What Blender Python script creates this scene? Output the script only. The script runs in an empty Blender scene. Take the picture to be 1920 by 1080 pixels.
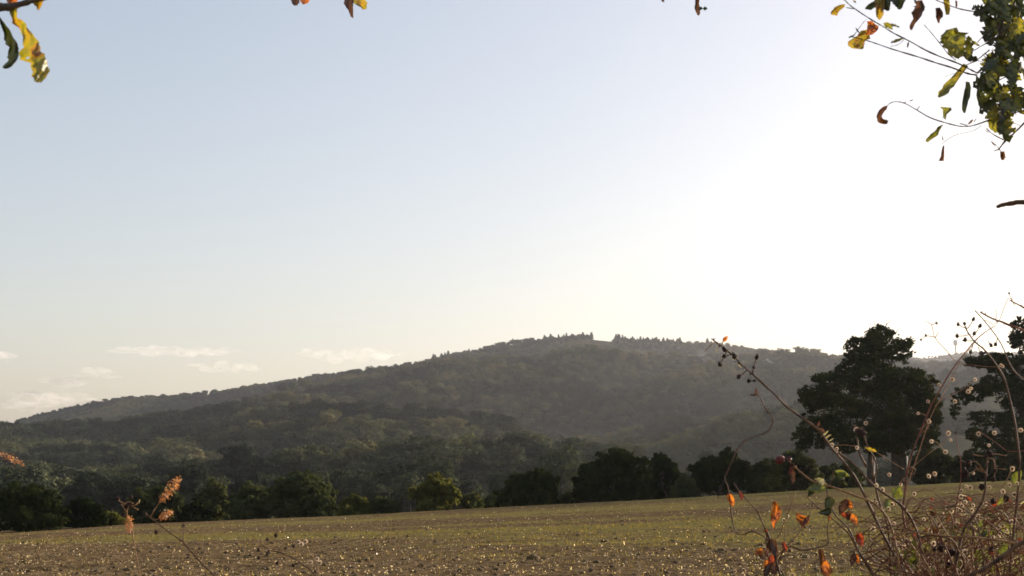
import bpy, math, random
import numpy as np
from mathutils import Vector, Matrix

rnd = random.Random(11)
rng = np.random.default_rng(5)
scene = bpy.context.scene
COL = scene.collection

# ------------------------------------------------------------------ camera
CAM_Z = 1.7
F = 2640.0                       # focal length in pixels of a 1920 wide frame
PITCH = math.atan(340.0 / F)
CP, SP = math.cos(PITCH), math.sin(PITCH)
cam_data = bpy.data.cameras.new('camera')
cam_data.sensor_width = 36.0
cam_data.lens = 36.0 * F / 1920.0
cam_data.clip_start = 0.05
cam_data.clip_end = 200000.0
cam_data.dof.use_dof = True
cam_data.dof.focus_distance = 5.5
cam_data.dof.aperture_fstop = 16.0
cam = bpy.data.objects.new('camera', cam_data)
COL.objects.link(cam)
cam.location = (0, 0, CAM_Z)
cam.rotation_euler = (math.pi / 2 + PITCH, 0, 0)
scene.camera = cam

# ------------------------------------------------------------------ light
SUN_EL = math.radians(15.5)
SUN_AZ = math.radians(58.0)      # to the right of the view direction (+Y)
world = bpy.data.worlds.new('World')
scene.world = world
world.use_nodes = True
wn, wl = world.node_tree.nodes, world.node_tree.links
wn.clear()
wo = wn.new('ShaderNodeOutputWorld')
bg = wn.new('ShaderNodeBackground')
sky = wn.new('ShaderNodeTexSky')
sky.sky_type = 'NISHITA'
sky.sun_disc = False
sky.sun_elevation = SUN_EL
sky.sun_rotation = SUN_AZ
sky.altitude = 100
sky.air_density = 1.0
sky.dust_density = 2.6
sky.ozone_density = 1.0
bg.inputs['Strength'].default_value = 0.10
gm = wn.new('ShaderNodeGamma'); gm.inputs['Gamma'].default_value = 0.72
bal = wn.new('ShaderNodeVectorMath'); bal.operation = 'MULTIPLY'; bal.inputs[1].default_value = (1.70, 1.56, 1.52)
wl.new(sky.outputs[0], gm.inputs['Color']); wl.new(gm.outputs[0], bal.inputs[0]); wl.new(bal.outputs[0], bg.inputs['Color'])
wl.new(bg.outputs[0], wo.inputs['Surface'])

sd = bpy.data.lights.new('sun', 'SUN')
sd.energy = 4.6
sd.angle = math.radians(0.6)
sd.color = (1.0, 0.87, 0.72)
sun = bpy.data.objects.new('sun', sd)
COL.objects.link(sun)
sdir = Vector((math.sin(SUN_AZ) * math.cos(SUN_EL), math.cos(SUN_AZ) * math.cos(SUN_EL), math.sin(SUN_EL)))
sun.rotation_euler = sdir.to_track_quat('Z', 'Y').to_euler()
sun.location = (30, 30, 60)

vs = scene.view_settings
vs.view_transform = 'Standard'
vs.look = 'None'
vs.gamma = 1.0
vs.use_curve_mapping = False
vs.exposure = 1.0
scene.cycles.use_denoising = True
scene.cycles.max_bounces = 8
scene.cycles.diffuse_bounces = 3
scene.cycles.transmission_bounces = 5
scene.cycles.volume_bounces = 1
scene.cycles.sample_clamp_indirect = 6.0

# ------------------------------------------------------------------ helpers
def ray(px, py):
    """slopes X/Y and Z/Y of the sight line through a point of the photograph"""
    a = (px - 960.0) / F
    t = (540.0 - py) / F
    y = CP - t * SP
    return a / y, (t * CP + SP) / y

def P(px, py, Y):
    a, b = ray(px, py)
    return Vector((a * Y, Y, CAM_Z + b * Y))

def hash3(ix, iy, iz, seed):
    h = (ix * 374761393 + iy * 668265263 + iz * 2147483647 + seed * 974634777) & 0xffffffff
    h = ((h ^ (h >> 13)) * 1274126177) & 0xffffffff
    return ((h ^ (h >> 16)) & 0xffffff) / float(0xffffff)

def noise3(x, y, z, seed=0):
    x = np.asarray(x, float); y = np.asarray(y, float) + 0 * x; z = np.asarray(z, float) + 0 * x
    ix, iy, iz = np.floor(x).astype(np.int64), np.floor(y).astype(np.int64), np.floor(z).astype(np.int64)
    fx, fy, fz = x - ix, y - iy, z - iz
    sx, sy, sz = fx * fx * (3 - 2 * fx), fy * fy * (3 - 2 * fy), fz * fz * (3 - 2 * fz)
    def h(a, b, c): return hash3(ix + a, iy + b, iz + c, seed)
    def lerp(a, b, t): return a + (b - a) * t
    return lerp(lerp(lerp(h(0,0,0), h(1,0,0), sx), lerp(h(0,1,0), h(1,1,0), sx), sy),
                lerp(lerp(h(0,0,1), h(1,0,1), sx), lerp(h(0,1,1), h(1,1,1), sx), sy), sz)

def fbm(x, y, z=0.0, seed=0, octv=4):
    s, a, t = 0.0, 1.0, 0.0
    x = np.asarray(x, float)
    for i in range(octv):
        s = s + a * noise3(x * 2**i, np.asarray(y) * 2**i, np.asarray(z) * 2**i, seed + i)
        t += a; a *= 0.5
    return s / t

def mesh_np(name, V, Fc, smooth=False):
    """mesh from an (N,3) vertex array and an (M,k) face array"""
    V = np.ascontiguousarray(V, dtype=np.float32); Fc = np.ascontiguousarray(Fc, dtype=np.int32)
    me = bpy.data.meshes.new(name)
    m, k = Fc.shape
    me.vertices.add(len(V)); me.vertices.foreach_set('co', V.ravel())
    me.loops.add(m * k); me.loops.foreach_set('vertex_index', Fc.ravel())
    me.polygons.add(m)
    me.polygons.foreach_set('loop_start', np.arange(0, m * k, k, dtype=np.int32))
    if smooth: me.polygons.foreach_set('use_smooth', np.ones(m, dtype=bool))
    me.update(calc_edges=True)
    return me

def mesh_py(name, V, Fc, smooth=True):
    me = bpy.data.meshes.new(name)
    me.from_pydata([tuple(v) for v in V], [], Fc)
    if smooth:
        me.polygons.foreach_set('use_smooth', [True] * len(me.polygons))
    me.update()
    return me

def tag(o, label=None, cat=None, group=None, kind=None):
    if label: o['label'] = label
    if cat: o['category'] = cat
    if group: o['group'] = group
    if kind: o['kind'] = kind
    return o

def link(name, me, mat=None, parent=None):
    o = bpy.data.objects.new(name, me)
    COL.objects.link(o)
    if mat is not None and me is not None and not me.materials:
        me.materials.append(mat)
    if parent is not None: o.parent = parent
    return o

def empty(name, loc, label, cat, group=None):
    o = bpy.data.objects.new(name, None)
    COL.objects.link(o)
    o.location = loc
    o.empty_display_size = 0.1
    return tag(o, label, cat, group)

# ------------------------------------------------------------------ materials
def nodes_of(name):
    m = bpy.data.materials.new(name)
    m.use_nodes = True
    nt = m.node_tree
    nt.nodes.clear()
    out = nt.nodes.new('ShaderNodeOutputMaterial')
    return m, nt.nodes, nt.links, out

def ramp(n, stops, interp='LINEAR'):
    r = n.new('ShaderNodeValToRGB')
    cr = r.color_ramp
    cr.interpolation = interp
    while len(cr.elements) < len(stops): cr.elements.new(0.5)
    for e, (p, c) in zip(cr.elements, stops):
        e.position = p; e.color = (c[0], c[1], c[2], 1)
    return r

def leafy(name, stops, scale, transl=0.4, tint=1.25, noise_w=0.75, gloss=0.06, rough=0.45, detail=3.0, patch=0.0):
    """thin leaf: colour from noise plus a random number per object; part of the light passes through"""
    m, n, l, out = nodes_of(name)
    tc = n.new('ShaderNodeTexCoord')
    nz = n.new('ShaderNodeTexNoise'); nz.inputs['Scale'].default_value = scale; nz.inputs['Detail'].default_value = detail
    l.new(tc.outputs['Object'], nz.inputs['Vector'])
    oi = n.new('ShaderNodeObjectInfo')
    mx = n.new('ShaderNodeMix'); mx.data_type = 'FLOAT'
    mx.inputs[0].default_value = noise_w
    l.new(oi.outputs['Random'], mx.inputs[2]); l.new(nz.outputs['Fac'], mx.inputs[3])
    src = mx.outputs[0]
    if patch > 0:                                            # mixed tree stands; contrast also paints in sunlit and shaded hill bands
        ge = n.new('ShaderNodeNewGeometry'); pz = n.new('ShaderNodeTexNoise'); pz.inputs['Scale'].default_value = patch; pz.inputs['Detail'].default_value = 4
        l.new(ge.outputs['Position'], pz.inputs['Vector'])
        pm = n.new('ShaderNodeMapRange'); pm.inputs[1].default_value = 0.40; pm.inputs[2].default_value = 0.62
        l.new(pz.outputs['Fac'], pm.inputs[0])
        m2 = n.new('ShaderNodeMix'); m2.data_type = 'FLOAT'; m2.inputs[0].default_value = 0.55
        l.new(src, m2.inputs[2]); l.new(pm.outputs[0], m2.inputs[3]); src = m2.outputs[0]
    r = ramp(n, stops); l.new(src, r.inputs[0])
    d = n.new('ShaderNodeBsdfDiffuse'); t = n.new('ShaderNodeBsdfTranslucent')
    g = n.new('ShaderNodeBsdfGlossy'); g.inputs['Roughness'].default_value = rough
    g.inputs['Color'].default_value = (0.9, 0.9, 0.9, 1)
    l.new(r.outputs[0], d.inputs['Color'])
    br = n.new('ShaderNodeVectorMath'); br.operation = 'MULTIPLY'
    l.new(r.outputs[0], br.inputs[0]); br.inputs[1].default_value = (tint * 1.15, tint * 1.05, tint * (0.95 if stops[0][1][2] > 0.2 else 0.6))
    l.new(br.outputs[0], t.inputs['Color'])
    a = n.new('ShaderNodeMixShader'); a.inputs[0].default_value = transl
    l.new(d.outputs[0], a.inputs[1]); l.new(t.outputs[0], a.inputs[2])
    b = n.new('ShaderNodeMixShader'); b.inputs[0].default_value = gloss
    l.new(a.outputs[0], b.inputs[1]); l.new(g.outputs[0], b.inputs[2])
    l.new(b.outputs[0], out.inputs['Surface'])
    return m

def bark(name, c1, c2, scale=40.0, rough=0.7, spec=0.3):
    m, n, l, out = nodes_of(name)
    tc = n.new('ShaderNodeTexCoord')
    nz = n.new('ShaderNodeTexNoise'); nz.inputs['Scale'].default_value = scale; nz.inputs['Detail'].default_value = 4
    l.new(tc.outputs['Object'], nz.inputs['Vector'])
    r = ramp(n, [(0.3, c1), (0.7, c2)]); l.new(nz.outputs['Fac'], r.inputs[0])
    p = n.new('ShaderNodeBsdfPrincipled')
    p.inputs['Roughness'].default_value = rough
    p.inputs['Specular IOR Level'].default_value = spec
    l.new(r.outputs[0], p.inputs['Base Color'])
    bp = n.new('ShaderNodeBump'); bp.inputs['Strength'].default_value = 0.4; bp.inputs['Distance'].default_value = 0.3 / scale
    l.new(nz.outputs['Fac'], bp.inputs['Height']); l.new(bp.outputs[0], p.inputs['Normal'])
    l.new(p.outputs[0], out.inputs['Surface'])
    return m

def volume(name, color, density, aniso):
    m, n, l, out = nodes_of(name)
    v = n.new('ShaderNodeVolumePrincipled')
    v.inputs['Color'].default_value = (*color, 1)
    v.inputs['Density'].default_value = density
    v.inputs['Anisotropy'].default_value = aniso
    l.new(v.outputs[0], out.inputs['Volume'])
    return m

M = {}
M['wood_leaf'] = leafy('woodland_foliage', [(0.2, (0.022, 0.029, 0.021)), (0.45, (0.050, 0.060, 0.037)), (0.65, (0.105, 0.112, 0.058)), (0.85, (0.16, 0.14, 0.075))], 0.35, 0.14, noise_w=0.35, gloss=0.0, patch=0.006)
M['conifer'] = leafy('conifer_foliage', [(0.3, (0.018, 0.028, 0.016)), (0.8, (0.04, 0.05, 0.025))], 0.5, 0.12, gloss=0.0)
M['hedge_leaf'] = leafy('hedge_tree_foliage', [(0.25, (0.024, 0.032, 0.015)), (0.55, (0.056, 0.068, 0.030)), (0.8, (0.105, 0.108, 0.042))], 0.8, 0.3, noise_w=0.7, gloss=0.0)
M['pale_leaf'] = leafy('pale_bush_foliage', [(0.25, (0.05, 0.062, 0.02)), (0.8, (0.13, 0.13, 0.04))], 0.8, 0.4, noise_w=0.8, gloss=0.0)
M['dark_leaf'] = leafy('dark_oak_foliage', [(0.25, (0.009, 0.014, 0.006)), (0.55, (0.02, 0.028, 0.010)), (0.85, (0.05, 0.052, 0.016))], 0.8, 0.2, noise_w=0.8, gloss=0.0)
M['tree_bark'] = bark('tree_bark', (0.018, 0.014, 0.011), (0.05, 0.04, 0.03), 3.0)
M['oak_green'] = leafy('oak_leaf_green', [(0.3, (0.07, 0.09, 0.012)), (0.52, (0.17, 0.17, 0.02)), (0.62, (0.30, 0.25, 0.025)), (0.78, (0.14, 0.05, 0.015))], 9.0, 0.5, 1.3, 0.85)
M['oak_dark'] = leafy('oak_leaf_dark', [(0.3, (0.022, 0.034, 0.009)), (0.6, (0.05, 0.06, 0.012)), (0.8, (0.05, 0.028, 0.012))], 7.0, 0.22, 1.2, 0.8)
M['oak_yellow'] = leafy('oak_leaf_yellow', [(0.30, (0.10, 0.13, 0.012)), (0.47, (0.28, 0.23, 0.018)), (0.58, (0.30, 0.15, 0.016)), (0.66, (0.10, 0.02, 0.012))], 6.0, 0.5, 1.3, 0.9)
M['brown_leaf'] = leafy('withered_brown_leaf', [(0.3, (0.05, 0.022, 0.014)), (0.6, (0.11, 0.045, 0.02)), (0.8, (0.20, 0.09, 0.03))], 14.0, 0.35, 1.2, 0.8)
M['orange_leaf'] = leafy('withered_orange_leaf', [(0.36, (0.07, 0.018, 0.010)), (0.5, (0.36, 0.10, 0.015)), (0.7, (0.50, 0.20, 0.03))], 5.0, 0.55, 1.25, 0.9)
M['red_leaf'] = leafy('withered_red_leaf', [(0.38, (0.07, 0.014, 0.010)), (0.6, (0.28, 0.045, 0.016)), (0.8, (0.36, 0.12, 0.03))], 9.0, 0.5, 1.2, 0.9)
M['bramble_leaf'] = leafy('bramble_leaf_green', [(0.3, (0.06, 0.085, 0.02)), (0.6, (0.13, 0.155, 0.03)), (0.85, (0.22, 0.18, 0.04))], 12.0, 0.5, 1.15, 0.7)
M['pale_curl'] = leafy('pale_curled_leaf', [(0.3, (0.2, 0.19, 0.12)), (0.7, (0.45, 0.42, 0.28))], 30.0, 0.4, 1.1, 0.9)
M['fluff'] = leafy('seed_fluff', [(0.3, (0.20, 0.07, 0.025)), (0.52, (0.42, 0.18, 0.06)), (0.72, (0.8, 0.52, 0.3))], 90.0, 0.55, 1.2, 0.9, gloss=0.08)
M['burr_hair'] = leafy('burr_hair', [(0.3, (0.52, 0.40, 0.26)), (0.8, (0.80, 0.68, 0.52))], 60.0, 0.65, 1.0, 0.5, gloss=0.1)
M['burr_core'] = bark('burr_core', (0.05, 0.03, 0.02), (0.10, 0.07, 0.04), 300.0)
M['twig'] = bark('oak_twig_bark', (0.05, 0.035, 0.03), (0.11, 0.08, 0.06), 120.0)
M['cane'] = bark('bramble_cane_bark', (0.05, 0.032, 0.025), (0.15, 0.085, 0.045), 60.0, 0.7, 0.15)
M['cane_red'] = bark('reddish_cane_bark', (0.10, 0.035, 0.025), (0.20, 0.08, 0.04), 60.0, 0.7, 0.15)
M['dry_stem'] = bark('dry_stem_bark', (0.16, 0.085, 0.04), (0.34, 0.20, 0.10), 90.0, 0.7, 0.15)
M['berry_dark'] = bark('dried_berry_skin', (0.012, 0.007, 0.006), (0.05, 0.025, 0.017), 200.0, 0.7, 0.2)
M['berry_red'] = bark('red_berry_skin', (0.03, 0.004, 0.005), (0.22, 0.012, 0.012), 60.0, 0.25, 0.6)

# field soil and grass
def soil_material():
    m, n, l, out = nodes_of('field_soil')
    at = n.new('ShaderNodeAttribute'); at.attribute_name = 'sward'
    tc = n.new('ShaderNodeTexCoord')
    nz = n.new('ShaderNodeTexNoise'); nz.inputs['Scale'].default_value = 6.0; nz.inputs['Detail'].default_value = 6
    nz2 = n.new('ShaderNodeTexNoise'); nz2.inputs['Scale'].default_value = 1.1; nz2.inputs['Detail'].default_value = 3
    l.new(tc.outputs['Object'], nz.inputs['Vector']); l.new(tc.outputs['Object'], nz2.inputs['Vector'])
    r = ramp(n, [(0.3, (0.065, 0.042, 0.021)), (0.5, (0.150, 0.098, 0.050)), (0.7, (0.235, 0.162, 0.088))])
    l.new(nz.outputs['Fac'], r.inputs[0])
    r2 = ramp(n, [(0.3, (0.13, 0.10, 0.038)), (0.7, (0.27, 0.215, 0.078))])
    l.new(nz.outputs['Fac'], r2.inputs[0])
    ad = n.new('ShaderNodeMath'); ad.operation = 'MULTIPLY_ADD'
    l.new(nz2.outputs['Fac'], ad.inputs[0]); ad.inputs[1].default_value = 0.9
    sb = n.new('ShaderNodeMath'); sb.operation = 'SUBTRACT'; l.new(at.outputs['Fac'], sb.inputs[0]); sb.inputs[1].default_value = 0.45
    l.new(sb.outputs[0], ad.inputs[2])
    cl = n.new('ShaderNodeMapRange'); cl.inputs[1].default_value = 0.2; cl.inputs[2].default_value = 0.75
    l.new(ad.outputs[0], cl.inputs[0])
    mx = n.new('ShaderNodeMix'); mx.data_type = 'RGBA'
    l.new(cl.outputs[0], mx.inputs[0]); l.new(r.outputs[0], mx.inputs[6]); l.new(r2.outputs[0], mx.inputs[7])
    p = n.new('ShaderNodeBsdfDiffuse'); p.inputs['Roughness'].default_value = 0.6
    l.new(mx.outputs[2], p.inputs['Color'])
    bp = n.new('ShaderNodeBump'); bp.inputs['Strength'].default_value = 0.8; bp.inputs['Distance'].default_value = 0.05
    l.new(nz.outputs['Fac'], bp.inputs['Height']); l.new(bp.outputs[0], p.inputs['Normal'])
    l.new(p.outputs[0], out.inputs['Surface'])
    return m
M['soil'] = soil_material()
M['clod'] = bark('clod_earth', (0.05, 0.034, 0.018), (0.14, 0.10, 0.055), 20.0, 0.9, 0.1)
M['blade'] = leafy('grass_blade', [(0.3, (0.085, 0.072, 0.022)), (0.6, (0.19, 0.15, 0.05)), (0.8, (0.30, 0.22, 0.10))], 1.5, 0.5, 1.2, 1.0, gloss=0.0)
M['verge'] = leafy('verge_grass', [(0.3, (0.08, 0.11, 0.02)), (0.8, (0.19, 0.22, 0.04))], 3.0, 0.55, 1.3, 1.0, gloss=0.05)
M['straw'] = leafy('straw_flake', [(0.3, (0.42, 0.30, 0.18)), (0.7, (0.85, 0.76, 0.6))], 1.3, 0.5, 1.0, 1.0, gloss=0.02, rough=0.3)
M['hill_soil'] = bark('hill_ground', (0.035, 0.035, 0.018), (0.07, 0.065, 0.035), 0.02, 0.9, 0.0)

# ------------------------------------------------------------------ ground
CREST_Y = 112.0
crest_px = [(-400, 1022), (0, 1001), (240, 986), (640, 969), (960, 951), (1280, 934), (1600, 915), (1920, 900), (2300, 884)]
cx_ = np.array([ray(a, b)[0] for a, b in crest_px]); cz_ = np.array([ray(a, b)[1] for a, b in crest_px])

def field_h(X, Y):
    X = np.asarray(X, float); Y = np.asarray(Y, float)
    u = np.clip(X / np.maximum(Y, 45.0), cx_[0], cx_[-1])
    zc = CAM_Z + np.interp(u, cx_, cz_) * CREST_Y            # height at the crest line
    t = np.clip((Y - 19) / (CREST_Y - 19), 0, 1)
    z = 0.08 * np.clip(Y / 19, 0, 1) + (zc - 0.08) * t ** 1.2
    over = np.clip(Y - CREST_Y, 0, None)
    z = z - 0.0016 * over ** 2 - 0.012 * over
    return z

def sward(X, Y):
    """0 bare soil .. 1 grassy: long strips across the view"""
    s = fbm(X * 0.035 + 3, Y * 0.13, 0, 21, 4) + 0.35 * (fbm(X * 0.25, Y * 0.6, 0, 5, 3) - 0.5)
    s = np.clip((s - 0.485) * 4.6, 0, 1)
    far = np.clip((Y - 62) / 30, 0, 1)
    s = s * (1 - far) + np.clip(s * 0.7 + 0.42 - 0.45 * (fbm(X * 0.02, Y * 0.2, 0, 77, 3) > 0.56), 0, 1) * far
    near = np.clip((24.0 - Y) / 2.5, 0, 1) * np.clip((X - 2.5) / 3, 0, 1)
    return np.clip(s + near, 0, 1)

def grid_mesh(name, xs, ys, hf):
    X, Y = np.meshgrid(xs, ys)
    Z = hf(X, Y)
    V = np.stack([X.ravel(), Y.ravel(), Z.ravel()], 1)
    nx, ny = len(xs), len(ys)
    i = np.arange(nx - 1)[None, :] + np.arange(ny - 1)[:, None] * nx
    Fc = np.stack([i, i + 1, i + 1 + nx, i + nx], -1).reshape(-1, 4)
    return mesh_np(name, V, Fc, True), V

def field_full(X, Y):
    z = field_h(X, Y)
    amp = np.clip((Y - 5) / 10, 0, 1) * np.clip((140 - Y) / 30, 0, 1)
    for y0, sl, dp in ((25.0, 0.012, .10), (28.6, 0.010, .07), (36.0, 0.016, .10), (38.2, 0.016, .10), (52.0, -0.02, .12), (70.0, 0.03, .14), (88.0, 0.02, .14)):
        d_ = Y - (y0 + sl * X + 0.8 * (fbm(X * 0.05, y0 + 0 * X, 0, 13, 2) - 0.5))
        z = z - dp * np.exp(-(d_ / (0.16 + y0 * 0.004)) ** 2) * np.clip((fbm(X * 0.09, y0 * 3 + 0 * X, 0, 19, 2) - 0.42) * 8, 0, 1)
    z = z + amp * (0.12 * (fbm(X * 0.5, Y * 1.3, 0, 3, 4) - 0.5) + 0.07 * (fbm(X * 2.3, Y * 3.1, 0, 9, 2) - 0.5))
    return z

xs = np.concatenate([np.array([-3000, -1200, -500, -220, -120, -80]), np.linspace(-60, 60, 401), np.array([80, 120, 220, 500, 1200, 3000])])
ys = np.concatenate([np.array([-3000, -1000, -300, -80, -20, 0, 5, 10, 14]), np.linspace(17, 60, 240), np.linspace(60.5, 118, 150), np.array([122, 128, 135, 145])])
me, V = grid_mesh('field', xs, ys, field_full)
att = me.attributes.new('sward', 'FLOAT', 'POINT')
att.data.foreach_set('value', sward(V[:, 0], V[:, 1]).astype(np.float32))
tag(link('field', me, M['soil']), 'wide arable field of bare soil and thin grass', None, None, 'structure')

# far terrain: canopy-top lines taken as (distance, [(photo x, photo y)...]), trees stand TREE_H below them
TREE_H = 11.0
lines = [
    (300,  [(-700, 985), (0, 985), (640, 975), (1200, 940), (1920, 905), (2600, 890)], 0),
    (430,  [(-700, 925), (0, 915), (250, 915), (420, 915), (600, 905), (850, 905), (1000, 915), (1150, 905), (1300, 900), (1500, 895), (1920, 885), (2600, 870)], 0),
    (640,  [(-700, 885), (0, 885), (250, 880), (420, 875), (600, 868), (800, 858), (950, 855), (1050, 868), (1150, 870), (1300, 868), (1500, 860), (1920, 850), (2600, 840)], 1),
    (980,  [(-700, 850), (0, 858), (250, 850), (420, 838), (520, 822), (600, 803), (670, 805), (740, 828), (860, 834), (980, 838), (1080, 822), (1250, 812), (1400, 815), (1500, 808), (1920, 800), (2600, 800)], 1),
    (1450, [(-700, 815), (0, 805), (200, 809), (340, 800), (480, 787), (600, 776), (760, 762), (900, 790), (1000, 790), (1150, 765), (1300, 757), (1500, 750), (1920, 745), (2600, 760)], 1),
    (2100, [(-700, 830), (0, 812), (200, 800), (400, 775), (600, 738), (800, 712), (950, 692), (1100, 690), (1250, 700), (1400, 695), (1600, 700), (1920, 705), (2600, 720)], 1),
    (2900, [(-700, 850), (-200, 812), (0, 791), (60, 777), (150, 755), (230, 738), (330, 737), (450, 723), (520, 713), (600, 700), (700, 684), (800, 668), (860, 652), (940, 640), (1000, 632), (1100, 628), (1150, 633), (1270, 638), (1340, 641), (1400, 648), (1500, 654), (1590, 660), (1700, 668), (1760, 676), (1850, 700), (1920, 715), (2600, 760)], 1),
    (3500, [(-700, 900), (0, 850), (600, 760), (1100, 700), (1500, 700), (1700, 700), (1800, 700), (1920, 695), (2600, 720)], 0),
    (4300, [(-700, 900), (0, 880), (600, 800), (1100, 720), (1500, 690), (1650, 668), (1760, 661), (1850, 657), (1920, 659), (2100, 662), (2600, 690)], 1),
    (9000, [(-700, 890), (2600, 880)], 0),
]
LY = np.array([l[0] for l in lines], float)
US = np.linspace(-1.6, 1.6, 1281)
tab = []
for Yl, pts, wooded in lines:
    uu = np.array([ray(a, b)[0] for a, b in pts]); zz = np.array([ray(a, b)[1] for a, b in pts])
    z = CAM_Z + np.interp(US, uu, zz) * Yl - TREE_H * (1 if Yl > 350 else 0)
    tab.append(z)
tab = np.array(tab)
first = np.array([field_h(u * 125, 125.0) for u in US]).ravel() - 1.2
LY = np.concatenate([[122.0], LY]); tab = np.vstack([first, tab])

def hill_h(X, Y):
    X = np.asarray(X, float); Y = np.asarray(Y, float)
    u = np.clip(X / Y, -1.59, 1.59)
    fu = (u + 1.6) / 3.2 * 1280
    iu = np.clip(fu.astype(int), 0, 1279); fu = fu - iu
    k = np.clip(np.searchsorted(LY, Y, side='right') - 1, 0, len(LY) - 2)
    t = np.clip((Y - LY[k]) / (LY[k + 1] - LY[k]), 0, 1)
    za = tab[k, iu] * (1 - fu) + tab[k, iu + 1] * fu
    zb = tab[k + 1, iu] * (1 - fu) + tab[k + 1, iu + 1] * fu
    z = za * (1 - t) + zb * t
    dip = np.sin(np.pi * t) * np.where(Y > 640, 0.020, 0.0) * (LY[k + 1] - LY[k])
    dip = np.where(Y > 2900, 0, dip)
    am = np.clip((Y - 250) / 600, 0, 1) * (1 - 0.9 * np.clip(1.25 - np.abs(Y - 2900) / 820, 0, 1)) * (1 - 0.55 * np.clip((-0.16 - X / Y) / 0.12, 0, 1)) * np.where(Y > 3300, 0.3, 1.0)
    rid = 1 - np.abs(2 * fbm((X + 0.5 * Y) * 0.0024, (Y - 0.35 * X) * 0.0042, 0, 31, 3) - 1) * 2
    z = z - dip + am * np.clip(Y / 1800, 0.3, 1.1) * (74 * (rid - 0.55) + 34 * (fbm(X * 0.010, Y * 0.014, 0, 41, 2) - 0.5))
    return z

us = np.concatenate([np.linspace(-1.6, -0.5, 12), np.linspace(-0.48, 0.48, 200), np.linspace(0.5, 1.6, 12)])
yy = np.concatenate([np.linspace(122, 420, 40), np.geomspace(430, 4600, 260), np.geomspace(4700, 9000, 12)])
U, YY = np.meshgrid(us, yy)
XX = U * YY
V = np.stack([XX.ravel(), YY.ravel(), hill_h(XX, YY).ravel()], 1)
nx = len(us)
i = np.arange(nx - 1)[None, :] + np.arange(len(yy) - 1)[:, None] * nx
Fc = np.stack([i, i + 1, i + 1 + nx, i + nx], -1).reshape(-1, 4)
tag(link('hill_terrain', mesh_np('hill_terrain', V, Fc, True), M['hill_soil']), 'long hill rising beyond the valley', None, None, 'structure')

# ------------------------------------------------------------------ tree building
def cards(C, size, up_bias=0.0, jit=0.35, N=None, spread=0.45):
    """irregular leaf-spray quads at the points C"""
    n = len(C)
    a = rng.normal(size=(n, 3))
    if N is not None:                                       # sprays lie roughly along the crown's surface
        nn_ = N + rng.normal(size=(n, 3)) * spread
        nn_ /= np.linalg.norm(nn_, axis=1)[:, None] + 1e-9
        a -= nn_ * (a * nn_).sum(1)[:, None]
    a /= np.linalg.norm(a, axis=1)[:, None]
    b = np.cross(nn_, a) if N is not None else rng.normal(size=(n, 3))
    b[:, 2] *= (1 - up_bias)
    b -= a * (a * b).sum(1)[:, None]; b /= np.linalg.norm(b, axis=1)[:, None] + 1e-9
    s = (size * rng.uniform(0.55, 1.3, n))[:, None]
    q = [(-1, -0.55), (0.9, -0.7), (1, 0.6), (-0.8, 0.75)]
    V = np.empty((n, 4, 3))
    for k, (x, y) in enumerate(q):
        jx = x + rng.uniform(-jit, jit, (n, 1)); jy = y + rng.uniform(-jit, jit, (n, 1))
        V[:, k] = C + (a * jx + b * jy) * s * 0.5
    return V.reshape(-1, 3), np.arange(n * 4).reshape(-1, 4)

def lobe_points(lobes, n, sub=14, fill=0.35, subr=0.30):
    L = np.array(lobes, float)
    w = (L[:, 3] * L[:, 4] * L[:, 5]) ** 0.72; w /= w.sum()
    out, nrm = [], []
    for k, lb in enumerate(L):
        m = int(n * w[k])
        if m < 4: continue
        c, r = lb[:3], lb[3:6]
        mf = int(m * fill); ms = m - mf
        d = rng.normal(size=(mf, 3)); d /= np.linalg.norm(d, axis=1)[:, None]
        bump = 0.75 + 0.5 * noise3(d[:, 0] * 2.2 + k, d[:, 1] * 2.2, d[:, 2] * 2.2, 7)
        rad = rng.uniform(0.15, 1.0, mf) ** 0.45 * bump * 0.92
        out.append(c + d * r * rad[:, None]); nrm.append(d)
        sc = rng.normal(size=(sub, 3)); sc /= np.linalg.norm(sc, axis=1)[:, None]
        sc *= rng.uniform(0.70, 1.12, (sub, 1))
        pick = rng.integers(0, sub, ms)
        e = rng.normal(size=(ms, 3)); e /= np.linalg.norm(e, axis=1)[:, None]
        e *= rng.uniform(0, 1, (ms, 1)) ** 0.5 * subr * rng.uniform(0.7, 1.5, sub)[pick][:, None]
        e[:, 2] *= 0.75
        out.append(c + (sc[pick] + e) * r)
        q = sc[pick] * 0.7 + e / subr; nrm.append(q / (np.linalg.norm(q, axis=1)[:, None] + 1e-9))
    return np.vstack(out), np.vstack(nrm)

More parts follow.
